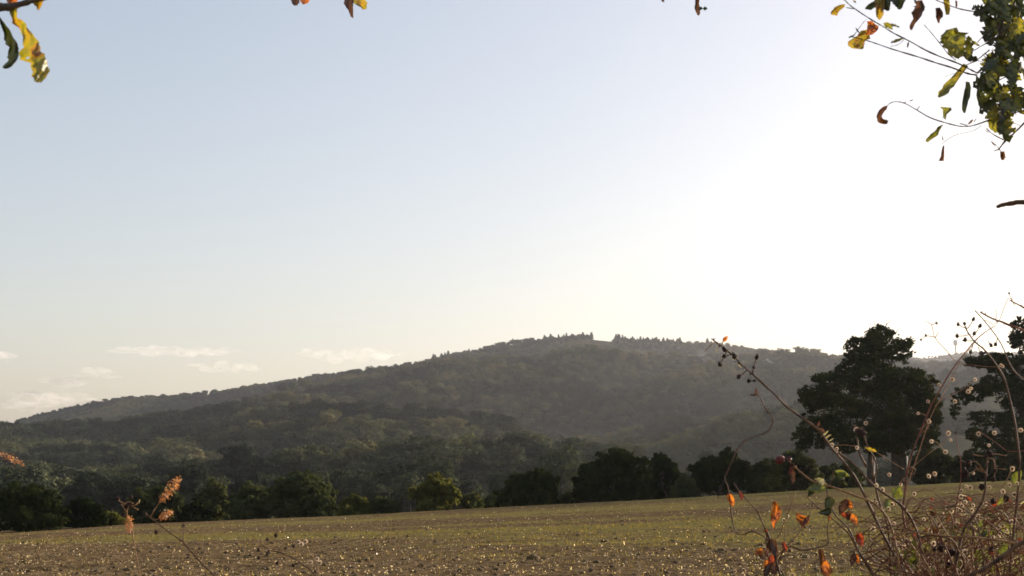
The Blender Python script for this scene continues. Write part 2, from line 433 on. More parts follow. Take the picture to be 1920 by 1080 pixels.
def tube(pts, radii, sides=6, smooth=3, knob=0.0, thorn=0.0):
    """swept tube through points (Catmull-Rom), returns verts, faces, sampled centres"""
    pts = [Vector(p) for p in pts]
    if smooth > 1 and len(pts) > 2:
        q, rr = [], []
        ext = [pts[0] * 2 - pts[1]] + pts + [pts[-1] * 2 - pts[-2]]
        for i in range(1, len(ext) - 2):
            p0, p1, p2, p3 = ext[i-1], ext[i], ext[i+1], ext[i+2]
            for s in range(smooth):
                t = s / smooth
                q.append(0.5 * ((2*p1) + (p2-p0)*t + (2*p0-5*p1+4*p2-p3)*t*t + (3*p1-p0-3*p2+p3)*t**3))
                rr.append(radii[i-1] * (1-t) + radii[i] * t)
        q.append(pts[-1]); rr.append(radii[-1])
    else:
        q, rr = pts, list(radii)
    V, Fc = [], []
    n = len(q)
    ref = Vector((0.31, 0.2, 0.93))
    for i in range(n):
        t = (q[min(i+1, n-1)] - q[max(i-1, 0)]).normalized()
        a = t.cross(ref)
        if a.length < 0.05: a = t.cross(Vector((1, 0, 0)))
        a.normalize(); b = t.cross(a)
        r = rr[i] * (1 + knob * (rnd.random() - 0.5))
        for k in range(sides):
            an = 2 * math.pi * k / sides
            V.append(q[i] + (a * math.cos(an) + b * math.sin(an)) * r)
    for i in range(n - 1):
        for k in range(sides):
            k2 = (k + 1) % sides
            Fc.append((i*sides+k, i*sides+k2, (i+1)*sides+k2, (i+1)*sides+k))
    Fc.append(tuple(range(sides - 1, -1, -1))); Fc.append(tuple((n-1)*sides + k for k in range(sides)))
    if thorn > 0:
        for i in range(1, n - 1, 2):
            t = (q[i+1] - q[i-1]).normalized()
            s = Vector((rnd.uniform(-1, 1), rnd.uniform(-1, 1), rnd.uniform(-1, 1))); s = (s - t * s.dot(t)).normalized()
            w = t.cross(s) * rr[i] * 0.5; b0 = len(V)
            V += [q[i] + s*rr[i]*0.7 + t*thorn*0.45, q[i] + s*rr[i]*0.7 - t*thorn*0.45, q[i] + s*rr[i]*0.7 + w, q[i] + s*(rr[i] + thorn) - t*thorn*0.3]
            Fc += [(b0, b0+2, b0+3), (b0+2, b0+1, b0+3), (b0+1, b0, b0+3)]
    return V, Fc, q

def local_obj(name, V, Fc, mat, parent, smooth=True):
    o0 = parent.location
    me = mesh_py(name, [v - o0 for v in V], Fc, smooth)
    return link(name, me, mat, parent)

def make_tree(px0, px1, top, base, Y, label, leafmat, n=7000, size=0.34, sub=14, subr=0.30, fill=0.35, lobes=None, trunk_px=None, name='hedgerow_tree', cat='tree', bush=False, group=None, low=None):
    """tree filling photo columns px0..px1 from `top` down to `base` at distance Y"""
    cxp = (px0 + px1) / 2
    foot = P(trunk_px or cxp, base, Y)
    gz = float(hill_h(foot.x, foot.y)) if Y > 122 else float(field_h(foot.x, foot.y))
    root = empty(name, (foot.x, foot.y, gz), label, cat, group)
    s = Y / F * 1.01
    if lobes is None:
        w, h = (px1 - px0), (base - top)
        lobes = []
        k = rnd.randint(7, 9)
        for j in range(k):                                  # rounded, uneven outline over a full skirt
            u = -1 + 2 * (j + 0.5) / k + rnd.uniform(-0.08, 0.08)
            hh = (1 - abs(u) ** 2.4) ** 0.6
            yy_ = base - h * (0.28 + (0.50 + rnd.uniform(-0.10, 0.06)) * hh)
            rr = 0.5 * w * rnd.uniform(0.26, 0.36)
            lobes.append((cxp + u * w * 0.40, yy_, rr, rr * rnd.uniform(0.75, 1.0)))
        lobes.append((cxp, base - h * 0.36, w * 0.40, h * 0.34))
        lobes.append((cxp + rnd.uniform(-.12, .12) * w, base - h * 0.80, w * 0.17, h * 0.20))
        if bush:
            lobes.append((cxp - w * 0.25, base - h * 0.22, w * 0.26, h * 0.26)); lobes.append((cxp + w * 0.25, base - h * 0.22, w * 0.26, h * 0.26))
    L3, minz = [], 0
    for (lx, ly, rx, ry) in lobes:
        c = P(lx, ly, Y) - root.location
        R = rx * s
        L3.append((c.x, rnd.uniform(-0.35, 0.35) * R * 2, c.z, R, R * 1.0, ry * s))
    pts, nrm = lobe_points(L3, n, sub, fill, subr)
    zmin = 0.1
    kz = pts[:, 2] > zmin
    V, Fc = cards(pts[kz], size, N=nrm[kz], spread=0.6)
    crown = link('crown', mesh_np('crown', V, Fc), leafmat, root)
    H = max(l[2] + l[5] for l in L3)
    tr = max(0.12, min(0.34, H * 0.028))
    if not bush:
        V, Fc, q = tube([root.location + Vector((0, 0, -0.4)), root.location + Vector((0.05*H, 0, H*0.25)), root.location + Vector((-0.02*H, 0.1, H*0.5)), root.location + Vector((0, 0, H*0.82))], [tr*1.3, tr, tr*0.75, tr*0.15], 8, 3, 0.2)
    else:
        V, Fc, q = tube([root.location + Vector((0, 0, -0.3)), root.location + Vector((0.1, 0, H*0.3)), root.location + Vector((0, 0, H*0.7))], [tr, tr*0.6, tr*0.2], 6, 2, 0.2)
    local_obj('trunk', V, Fc, M['tree_bark'], root)
    for lb in sorted(L3, key=lambda l: -l[3])[:5]:
        c = Vector(lb[:3])
        a = Vector((0, 0, H * rnd.uniform(0.22, 0.42)))
        mid = a.lerp(c, 0.55) + Vector((0, 0, 0.05 * H))
        V, Fc, q = tube([root.location + a, root.location + mid, root.location + c + Vector((0, 0, lb[5]*0.2))], [tr*0.55, tr*0.35, tr*0.08], 6, 3, 0.2)
        local_obj('limb', V, Fc, M['tree_bark'], root)
    return root, L3

# trees and bushes along the far edge of the field
T = M
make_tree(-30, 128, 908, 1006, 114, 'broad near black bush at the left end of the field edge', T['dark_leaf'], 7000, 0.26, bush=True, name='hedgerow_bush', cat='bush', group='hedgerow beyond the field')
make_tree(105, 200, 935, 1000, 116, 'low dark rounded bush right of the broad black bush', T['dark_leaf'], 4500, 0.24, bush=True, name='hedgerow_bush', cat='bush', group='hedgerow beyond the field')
make_tree(176, 236, 960, 998, 117, 'small yellow green bush between the dark bushes and the flat topped trees', T['pale_leaf'], 3000, 0.2, bush=True, name='hedgerow_bush', cat='bush', group='hedgerow beyond the field')
make_tree(228, 300, 918, 1000, 135, 'low dark hedgerow tree behind the small yellow green bush', T['hedge_leaf'], 4200, 0.3, group='hedgerow beyond the field')
make_tree(262, 352, 910, 998, 140, 'flat topped hedgerow tree behind the orange seed head', T['hedge_leaf'], 5000, 0.3, group='hedgerow beyond the field')
make_tree(335, 395, 938, 995, 136, 'low bush in the dip just left of the tall leafy trees', T['dark_leaf'], 3000, 0.27, bush=True, name='hedgerow_bush', cat='bush', group='hedgerow beyond the field')
make_tree(366, 436, 898, 992, 138, 'narrow leafy tree leftmost of the three tall left hand trees', T['hedge_leaf'], 5000, 0.3, group='hedgerow beyond the field')
make_tree(424, 512, 904, 990, 136, 'rounded leafy tree in the middle of the three tall left hand trees', T['hedge_leaf'], 5500, 0.3, group='hedgerow beyond the field')
make_tree(492, 628, 886, 988, 134, 'wide lumpy tree rightmost and largest of the three tall left hand trees', T['hedge_leaf'], 9000, 0.3, group='hedgerow beyond the field')
make_tree(560, 640, 925, 985, 128, 'low bush at the foot of the wide lumpy tree', T['hedge_leaf'], 3000, 0.25, bush=True, name='hedgerow_bush', cat='bush', group='hedgerow beyond the field')
make_tree(632, 696, 926, 980, 122.5, 'bright green low bush in the gap left of the lone yellowish oak', T['pale_leaf'], 3200, 0.24, bush=True, name='hedgerow_bush', cat='bush', group='hedgerow beyond the field')
make_tree(686, 748, 930, 976, 123.5, 'mid green rounded bush touching the bright green low bush', T['hedge_leaf'], 3200, 0.24, bush=True, name='hedgerow_bush', cat='bush', group='hedgerow beyond the field')
make_tree(762, 868, 892, 972, 124, 'lone yellowish young oak with a sunlit top on the field edge', T['pale_leaf'], 6500, 0.28, group='hedgerow beyond the field')
make_tree(858, 908, 924, 964, 128, 'small olive bush against the right side of the yellowish oak', T['hedge_leaf'], 2500, 0.26, bush=True, name='hedgerow_bush', cat='bush', group='hedgerow beyond the field')
make_tree(900, 950, 926, 960, 132, 'faint low bush between the small olive bush and the dark sloping tree', T['hedge_leaf'], 2200, 0.28, bush=True, name='hedgerow_bush', cat='bush', group='hedgerow beyond the field')
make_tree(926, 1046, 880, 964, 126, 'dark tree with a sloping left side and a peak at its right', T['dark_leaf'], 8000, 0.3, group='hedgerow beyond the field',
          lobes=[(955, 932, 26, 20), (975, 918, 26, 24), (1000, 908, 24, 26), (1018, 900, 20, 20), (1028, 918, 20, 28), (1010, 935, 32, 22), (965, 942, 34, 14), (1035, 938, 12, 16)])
make_tree(1040, 1084, 924, 956, 130, 'tiny bush between the sloping dark tree and the great dark clump', T['hedge_leaf'], 2200, 0.27, bush=True, name='hedgerow_bush', cat='bush', group='hedgerow beyond the field')
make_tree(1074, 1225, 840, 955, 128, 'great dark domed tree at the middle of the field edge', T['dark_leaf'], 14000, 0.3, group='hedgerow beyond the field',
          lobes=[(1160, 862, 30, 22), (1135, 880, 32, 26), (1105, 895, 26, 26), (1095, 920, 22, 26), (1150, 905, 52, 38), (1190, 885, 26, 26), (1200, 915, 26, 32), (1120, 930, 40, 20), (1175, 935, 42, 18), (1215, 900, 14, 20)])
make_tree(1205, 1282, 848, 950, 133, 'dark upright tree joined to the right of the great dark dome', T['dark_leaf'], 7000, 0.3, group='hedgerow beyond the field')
make_tree(1258, 1312, 888, 945, 128, 'smaller olive bush right of the dark upright tree', T['hedge_leaf'], 3000, 0.26, bush=True, name='hedgerow_bush', cat='bush', group='hedgerow beyond the field')
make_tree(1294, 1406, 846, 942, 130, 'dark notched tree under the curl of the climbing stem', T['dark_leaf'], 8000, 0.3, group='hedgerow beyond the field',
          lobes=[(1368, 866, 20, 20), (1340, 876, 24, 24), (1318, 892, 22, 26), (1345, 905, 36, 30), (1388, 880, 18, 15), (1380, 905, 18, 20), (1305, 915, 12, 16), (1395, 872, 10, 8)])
make_tree(1396, 1470, 862, 938, 128, 'dark bush behind the red berry, sloping up to the right', T['dark_leaf'], 5000, 0.28, bush=True, name='hedgerow_bush', cat='bush', group='hedgerow beyond the field')
make_tree(1440, 1540, 846, 935, 132, 'dark rounded tree between the red berry and the tall oak', T['hedge_leaf'], 7000, 0.3, group='hedgerow beyond the field')
make_tree(1530, 1625, 868, 930, 136, 'low dim tree in the gap under the left side of the tall oak', T['hedge_leaf'], 4500, 0.3, group='hedgerow beyond the field')
make_tree(1700, 1800, 838, 922, 132, 'low dark tree between the trunks of the two oaks', T['hedge_leaf'], 6000, 0.3, group='hedgerow beyond the field')
make_tree(1775, 1880, 848, 918, 130, 'dark spreading bush under the right hand oak', T['dark_leaf'], 5500, 0.3, bush=True, name='hedgerow_bush', cat='bush', group='hedgerow beyond the field')
make_tree(1860, 1990, 840, 914, 128, 'dark bush at the right end of the field edge', T['dark_leaf'], 5500, 0.3, bush=True, name='hedgerow_bush', cat='bush', group='hedgerow beyond the field')

def bare_tips(root, spots, Y):
    for (a, b, c, d) in spots:
        p0, p1 = P(a, b, Y), P(c, d, Y)
        mid = p0.lerp(p1, 0.5) + Vector((rnd.uniform(-.2, .2), rnd.uniform(-.3, .3), rnd.uniform(-.1, .2)))
        V, Fc, q = tube([p0, mid, p1], [0.05, 0.035, 0.012], 4, 2)
        local_obj('twig', V, Fc, M['tree_bark'], root)

# the two tall oaks
oakL = [(1650, 640, 36, 26), (1615, 655, 28, 24), (1685, 655, 28, 24), (1648, 628, 22, 18), (1705, 640, 10, 8), (1600, 640, 10, 10), (1640, 675, 46, 26), (1600, 690, 34, 22),
        (1560, 715, 34, 26), (1620, 715, 48, 32), (1680, 715, 46, 26), (1725, 720, 32, 26), (1530, 745, 30, 26), (1510, 738, 14, 14), (1575, 760, 48, 36), (1640, 765, 54, 42), (1705, 765, 46, 40), (1740, 755, 24, 30),
        (1555, 800, 38, 28), (1505, 815, 20, 20), (1520, 795, 20, 20), (1600, 812, 44, 26), (1655, 815, 44, 26), (1705, 812, 36, 26), (1745, 800, 20, 22), (1755, 780, 12, 18), (1512, 832, 10, 14), (1540, 828, 18, 14), (1590, 836, 26, 16), (1640, 838, 26, 16), (1690, 836, 28, 16), (1735, 826, 20, 14), (1498, 838, 8, 10)]
r1, _ = make_tree(1490, 1765, 602, 914, 124, 'tall broad dark oak with a bare twiggy top on the field edge', T['dark_leaf'], 52000, 0.21, sub=30, subr=0.24, fill=0.25, lobes=oakL, trunk_px=1680, name='oak_tree', group='tall oaks on the field edge')
bare_tips(r1, [(1650, 625, 1674, 596), (1650, 630, 1640, 601), (1665, 640, 1690, 612), (1690, 645, 1716, 634), (1630, 635, 1633, 606), (1615, 650, 1595, 628), (1690, 660, 1716, 642), (1655, 620, 1662, 600), (1640, 628, 1650, 604)], 124)
V, Fc, q = tube([P(1634, 925, 124), P(1633, 880, 124), P(1636, 840, 124.2), P(1640, 790, 124.3)], [0.42, 0.36, 0.34, 0.2], 8, 3, 0.15)
local_obj('trunk', V, Fc, M['tree_bark'], r1)
V, Fc, q = tube([P(1681, 925, 124), P(1680, 880, 124), P(1676, 830, 124.2), P(1665, 760, 124.3)], [0.50, 0.42, 0.36, 0.2], 8, 3, 0.15)
local_obj('trunk', V, Fc, M['tree_bark'], r1)
oakR = [(1912, 618, 18, 26), (1930, 640, 24, 26), (1900, 640, 14, 16), (1950, 620, 22, 34), (1860, 675, 40, 14), (1830, 680, 20, 10), (1895, 690, 34, 26), (1950, 690, 40, 40), (1870, 725, 38, 20), (1830, 735, 24, 18), (1800, 745, 16, 16), (1900, 750, 38, 26),
        (1950, 760, 50, 40), (1790, 770, 10, 14), (1850, 785, 34, 16), (1900, 800, 36, 26), (1835, 815, 24, 16), (1870, 835, 34, 22), (1940, 830, 50, 36), (1980, 720, 40, 60)]
r2, _ = make_tree(1790, 2020, 592, 908, 118, 'right hand oak cut by the picture edge, with separate leafy boughs', T['dark_leaf'], 36000, 0.20, sub=26, subr=0.24, fill=0.22, lobes=oakR, trunk_px=1925, name='oak_tree', group='tall oaks on the field edge')

# ------------------------------------------------------------------ valley wood and hillside wood
def crown_mesh(kind):
    if kind == 'conifer':
        P_ = []
        for k in range(11):
            z = 0.12 + 0.88 * k / 11; r = (1 - z) * 0.27 + 0.012
            m = int(16 + 60 * r / 0.27)
            a = rng.uniform(0, 6.283, m); rr = r * rng.uniform(0.2, 1.1, m)
            P_.append(np.stack([np.cos(a) * rr, np.sin(a) * rr, z - rr * 0.4 + rng.uniform(-.02, .02, m)], 1))
        V, Fc = cards(np.vstack(P_), 0.085)
    else:
        lob = [(0, 0, 0.55, 0.42, 0.42, 0.36)]
        for k in range(7):
            a = k * 0.9 + rnd.uniform(-.3, .3); r = rnd.uniform(0.16, 0.34)
            lob.append((math.cos(a) * r, math.sin(a) * r, rnd.uniform(0.4, 0.82), rnd.uniform(.16, .25), rnd.uniform(.16, .25), rnd.uniform(.13, .20)))
        pts, nrm = lobe_points(lob, 3000, 12, 0.2, 0.34)
        V, Fc = cards(pts, 0.05, N=nrm, spread=0.35)
    return mesh_np('crown_' + kind, V, Fc)
crown_meshes = [crown_mesh('broad') for _ in range(5)]
con_mesh = crown_mesh('conifer'); con_mesh2 = crown_mesh('conifer')
Vt, Ft, _q = tube([Vector((0, 0, -0.08)), Vector((0.01, 0, 0.3)), Vector((0, 0.01, 0.62))], [0.035, 0.026, 0.01], 6, 2, 0.1)
trunk_mesh = mesh_py('valley_trunk', Vt, Ft); trunk_mesh.materials.append(M['tree_bark'])
for c in crown_meshes: c.materials.append(M['wood_leaf'])
con_mesh.materials.append(M['conifer']); con_mesh2.materials.append(M['conifer'])

valley_labels = {
    0: 'rounded hazy tree of the valley wood behind the field edge',
    1: 'hazy tree on the open valley floor behind the right hand trees',
}
def valley_label(px, Y):
    side = 'nearer' if Y < 430 else 'farther'
    for lim, where in ((130, 'behind the black bushes at the left end'), (250, 'behind the small yellow green bush'), (370, 'behind the orange seed head and flat topped tree'), (500, 'behind the narrow and rounded left hand trees'), (640, 'behind the wide lumpy left hand tree'),
                       (760, 'behind the bright green low bush'), (870, 'behind the lone yellowish oak'), (1050, 'behind the dark sloping tree'), (1120, 'left of the great dark dome'), (1300, 'behind the great dark dome'), (1480, 'behind the dark notched tree'), (1780, 'behind the tall broad oak'), (9999, 'behind the right hand oak')):
        if px < lim: return side + ' hazy valley tree ' + where
crown_sources = []
taken = []
count = 0
tries = 0
while count < 170 and tries < 6000:
    tries += 1
    Y = 330 + 330 * rnd.random() ** 1.2
    px = rnd.uniform(-120, 2000)
    u = ray(px, 900)[0]
    X = u * Y
    right = px > 1120
    if right and rnd.random() < 0.72: continue
    if any((X - a) ** 2 + (Y - b) ** 2 < (7.5) ** 2 for a, b in taken): continue
    taken.append((X, Y))
    h = rnd.uniform(10, 15.5) * (0.8 if right else 1)
    z = float(hill_h(X, Y))
    root = empty('valley_tree', (X, Y, z), valley_label(px, Y), 'tree', 'valley trees behind the right hand trees' if right else 'trees of the valley wood')
    root.rotation_euler = (0, 0, rnd.uniform(0, 6.28))
    w = rnd.uniform(0.8, 1.15)
    root.scale = (h * w, h * w, h)
    c = link('crown', crown_meshes[count % 5], None, root)
    link('trunk', trunk_mesh, None, root)
    if count < 5: crown_sources.append(c)
    count += 1

# conifers standing up from the summit
def ridge_z(px, Y):
    u = ray(px, 640)[0]
    return u * Y, float(hill_h(u * Y, Y))
first_con = None
ci = 0
con_groups = [((1020, 1112), 36, 'small spruce in the cluster on the left end of the bald summit'),
              ((1153, 1276), 48, 'small spruce in the long row right of the bald summit'),
              ((808, 842), 14, 'small spruce in the tight clump on the hill shoulder'),
              ((868, 1012), 19, 'small spruce scattered between the shoulder clump and the summit'),
              ((1312, 1345), 4, 'small spruce on the ridge just above the tip of the long bramble cane'),
              ((66, 90), 3, 'small spruce on the low left end of the ridge'),
              ((195, 260), 5, 'small spruce on the first knoll of the left ridge'),
              ((1500, 1580), 6, 'small spruce on the ridge just left of the tall oak')]
for (a, b), n_, lab in con_groups:
    for k in range(n_):
        px = a + (b - a) * (k + rnd.uniform(0.1, 0.9)) / n_
        Y = 2900 + rnd.uniform(-70, 30)
        X, z = ridge_z(px, Y)
        h = rnd.uniform(9, 17)
        if n_ in (19, 6, 5, 3): h *= 0.72 if n_ > 5 else 0.55
        o = link('spruce_tree', rnd.choice((con_mesh, con_mesh2)))
        o.location = (X, Y, z); w_ = rnd.uniform(1.1, 2.0); o.scale = (h * w_, h * w_, h); o.rotation_euler = (0, 0, rnd.uniform(0, 6))
        tag(o, lab, 'tree', lab.replace('small spruce', 'spruces'))

# hillside wood: one mass, instanced crowns on points
def scatter_hill():
    pts = []
    Yr = 640.0
    Y = 560.0
    while Y < 4500:
        sp = 9.0 if Y < 1500 else (10.5 if Y < 2300 else 11.5)
        if Y > 3050 and Y < 3900: Y += sp * 2; continue
        um = 0.46
        n_ = int(2 * um * Y / sp)
        X = (np.arange(n_) + rng.uniform(-0.45, 0.45, n_)) * sp - um * Y
        yy_ = Y + rng.uniform(-0.45, 0.45, n_) * sp
        pts.append(np.stack([X, yy_], 1))
        Y += sp
    pts = np.vstack(pts)
    X, Y = pts[:, 0], pts[:, 1]
    Z = hill_h(X, Y)
    u = X / Y
    px = 960 + F * u / CP
    keep = np.ones(len(X), bool)
    keep &= ~((px > 1108) & (px < 1152) & (Y > 2820) & (Y < 3050))             # bald summit
    clear = X * 0
    keep &= ~((px > 1180) & (Y < 860))                                        # open valley floor on the right
    keep &= ~((px < 1180) & (Y < 640) & (rng.uniform(size=len(X)) < 0.35))
    keep &= ~((fbm(X * 0.03, Y * 0.03, 0, 91, 2) < 0.24))
    X, Y, Z, clear = X[keep], Y[keep], Z[keep], clear[keep]
    # skip trees hidden far below the sight line of what stands before them
    order = np.argsort(Y)
    X, Y, Z = X[order], Y[order], Z[order]
    ub = np.clip(((X / Y + 0.5) * 400).astype(int), 0, 399)
    maxs = np.full(400, -9.0); kk = np.zeros(len(X), bool)
    step = 0
    slope_top = (Z + 12 - CAM_Z) / Y; slope_lo = (Z + 3 - CAM_Z) / Y
    for i in range(len(X)):
        b = ub[i]
        if slope_top[i] > maxs[b] - 0.004:
            kk[i] = True
            if slope_lo[i] > maxs[b]: maxs[b] = slope_lo[i]
    return X[kk], Y[kk], Z[kk]

HX, HY, HZ = scatter_hill()
print('hill trees', len(HX))

def instanced(name, V3, idx, rot, scl, sources, label, group=None):
    me = bpy.data.meshes.new(name)
    me.vertices.add(len(V3)); me.vertices.foreach_set('co', np.ascontiguousarray(V3, dtype=np.float32).ravel())
    for an, tp, key, val in (('pick', 'INT', 'value', idx.astype(np.int32)), ('turn', 'FLOAT_VECTOR', 'vector', rot.astype(np.float32).ravel()), ('size', 'FLOAT_VECTOR', 'vector', scl.astype(np.float32).ravel())):
        a = me.attributes.new(an, tp, 'POINT'); a.data.foreach_set(key, np.ascontiguousarray(val))
    o = link(name, me)
    ng = bpy.data.node_groups.new(name, 'GeometryNodeTree')
    ng.interface.new_socket('Geometry', in_out='INPUT', socket_type='NodeSocketGeometry')
    ng.interface.new_socket('Geometry', in_out='OUTPUT', socket_type='NodeSocketGeometry')
    N, L = ng.nodes, ng.links
    gi, go = N.new('NodeGroupInput'), N.new('NodeGroupOutput')
    ip = N.new('GeometryNodeInstanceOnPoints')
    j = N.new('GeometryNodeJoinGeometry')
    for s in sources:
        oi = N.new('GeometryNodeObjectInfo'); oi.transform_space = 'ORIGINAL'
        oi.inputs['Object'].default_value = s; oi.inputs['As Instance'].default_value = True
        L.new(oi.outputs['Geometry'], j.inputs[0])
    def attr(nm, dt):
        a = N.new('GeometryNodeInputNamedAttribute'); a.data_type = dt; a.inputs['Name'].default_value = nm
        return [s for s in a.outputs if s.enabled and s.name == 'Attribute'][0]
    L.new(gi.outputs[0], ip.inputs['Points']); L.new(j.outputs[0], ip.inputs['Instance'])
    ip.inputs['Pick Instance'].default_value = True
    L.new(attr('pick', 'INT'), ip.inputs['Instance Index'])
    L.new(attr('turn', 'FLOAT_VECTOR'), ip.inputs['Rotation'])
    L.new(attr('size', 'FLOAT_VECTOR'), ip.inputs['Scale'])
    L.new(ip.outputs[0], go.inputs[0])
    md = o.modifiers.new('scatter', 'NODES'); md.node_group = ng
    return tag(o, label, None, group, 'stuff')

n = len(HX)
hs = rng.uniform(8.0, 17.0, n) * np.where(HY > 2740, 0.66, np.where(HY > 2350, 0.82, 1.0)) * np.where(HY > 3800, 0.6, 1.0)
wd = rng.uniform(0.95, 1.35, n)
scl = np.stack([hs * wd, hs * wd, hs], 1)
rot = np.stack([np.zeros(n), np.zeros(n), rng.uniform(0, 6.28, n)], 1)
instanced('hillside_woodland', np.stack([HX, HY, HZ - 1.0], 1), rng.integers(0, 5, n), rot, scl, crown_sources, 'broadleaf wood covering the whole hillside')

# ------------------------------------------------------------------ water tower on the far ridge
def lathe(prof, seg=20):
    V, Fc = [], []
    for r, z in prof:
        for k in range(seg):
            a = 2 * math.pi * k / seg
            V.append(Vector((r * math.cos(a), r * math.sin(a), z)))
    for i in range(len(prof) - 1):
        for k in range(seg):
            k2 = (k + 1) % seg
            Fc.append((i*seg+k, i*seg+k2, (i+1)*seg+k2, (i+1)*seg+k))
    Fc.append(tuple(range(seg - 1, -1, -1))); Fc.append(tuple((len(prof)-1)*seg + k for k in range(seg)))
    return V, Fc
M['concrete'] = bark('pale_concrete', (0.36, 0.35, 0.33), (0.48, 0.46, 0.43), 0.6, 0.8, 0.2)
tX = ray(1792, 655)[0] * 4290
tz = float(hill_h(tX, 4290.0))
tower = empty('water_tower', (tX, 4290, tz), 'pale water tower with a barrel head on the far ridge', 'tower')
zt = P(1792, 637, 4290).z - tz
def tl(prof, nm):
    V, Fc = lathe(prof); link(nm, mesh_py(nm, V, Fc, False), M['concrete'], tower)
tl([(2.6, -3), (2.3, zt * 0.35), (2.2, zt - 18)], 'column')
tl([(2.2, zt - 18), (6.0, zt - 15.5), (6.6, zt - 14.0), (6.6, zt - 4.5), (5.2, zt - 3.0)], 'tank')
tl([(5.2, zt - 2.99), (5.0, zt - 0.8), (1.2, zt), (0.4, zt + 0.1)], 'roof')

# ------------------------------------------------------------------ field cover: blades, straw, clods
def field_points(n, ymin, ymax, power, margin=0.42):
    t = rng.uniform(size=n)
    Y = (ymin ** (1 - power) + t * (ymax ** (1 - power) - ymin ** (1 - power))) ** (1 / (1 - power))
    X = rng.uniform(-margin, margin, n) * Y
    return X, Y
X, Y = field_points(230000, 17.0, 112, 1.7)
s = sward(X, Y)
cl = fbm(X * 3.0, Y * 3.0, 0, 61, 2)
k = rng.uniform(size=len(X)) < np.clip(0.05 + 0.75 * s, 0, 1) * np.clip((cl - 0.35) * 3, 0.05, 1)
X, Y = X[k], Y[k]
def blades(X, Y, hmin, hmax, wid):
    n = len(X)
    Z = field_full(X, Y)
    h = rng.uniform(hmin, hmax, n); a = rng.uniform(0, 6.28, n); w = wid * rng.uniform(0.6, 1.4, n) * (1 + Y / 60)
    lean = rng.normal(size=(n, 2)) * 0.4
    V = np.empty((n, 3, 3))
    V[:, 0] = np.stack([X - np.cos(a) * w, Y - np.sin(a) * w, Z - 0.01], 1)
    V[:, 1] = np.stack([X + np.cos(a) * w, Y + np.sin(a) * w, Z - 0.01], 1)
    V[:, 2] = np.stack([X + lean[:, 0] * h, Y + lean[:, 1] * h, Z + h], 1)
    return V.reshape(-1, 3), np.arange(n * 3).reshape(-1, 3)
V, Fc = blades(X, Y, 0.03, 0.10, 0.006)
tag(link('field_grass', mesh_np('field_grass', V, Fc), M['blade']), 'thin grass and seedlings over the field', None, None, 'stuff')
X, Y = field_points(52000, 6, 23.5, 1.01, 0.5)
k = ((X > 3.4 + rng.normal(size=len(X)) * 1.3) & (Y > 19) & (fbm(X * 1.4, Y * 1.4, 0, 47, 2) > 0.42) & (Y < 21.2 + X * 0.12)) | (Y < 17.5)
V, Fc = blades(X[k], Y[k], 0.05, 0.16, 0.007)
tag(link('verge_grass', mesh_np('verge_grass', V, Fc), M['verge']), 'brighter green grass along the near field margin', None, None, 'stuff')
X, Y = field_points(17000, 17.5, 100, 1.9)
k = rng.uniform(size=len(X)) < np.clip(1.15 - sward(X, Y), 0.15, 1)
X, Y = X[k], Y[k]
C = np.stack([X, Y, field_full(X, Y) + rng.uniform(0.01, 0.06, len(X))], 1)
V, Fc = cards(C, (0.007 + 0.017 * rng.uniform(size=len(X)) ** 3) * (1 + Y / 60), jit=0.5)
tag(link('straw_litter', mesh_np('straw_litter', V, Fc), M['straw']), 'pale bits of straw glinting on the soil', None, None, 'stuff')
# clods: small lumps of earth
X, Y = field_points(6000, 17.5, 105, 1.8)
ico = [(0,0,1),(0.89,0,0.45),(0.28,0.85,0.45),(-0.72,0.53,0.45),(-0.72,-0.53,0.45),(0.28,-0.85,0.45),(0.9,0.3,-0.2),(0,0.9,-0.2),(-0.9,0.1,-0.2),(-0.1,-0.9,-0.2)]
icf = [(0,1,2),(0,2,3),(0,3,4),(0,4,5),(0,5,1),(1,6,2),(2,7,3),(3,8,4),(4,9,5),(5,9,1),(6,7,2),(7,8,3),(8,9,4),(9,6,1)]
ico = np.array(ico); icf = np.array(icf)
sz = 0.012 + 0.045 * rng.uniform(size=len(X)) ** 5; big = rng.uniform(size=len(X)) < 0.01; sz[big] *= 1.8
C = np.stack([X, Y, field_full(X, Y)], 1)
Vc = C[:, None, :] + ico[None] * rng.uniform(0.6, 1.4, (len(X), 10, 1)) * np.stack([sz * 1.5, sz * 1.2, sz * 0.9], 1)[:, None, :]
Fc = (icf[None] + (np.arange(len(X)) * 10)[:, None, None]).reshape(-1, 3)
tag(link('soil_clods', mesh_np('soil_clods', Vc.reshape(-1, 3), Fc), M['clod']), 'small clods of earth lying on the field', None, None, 'stuff')

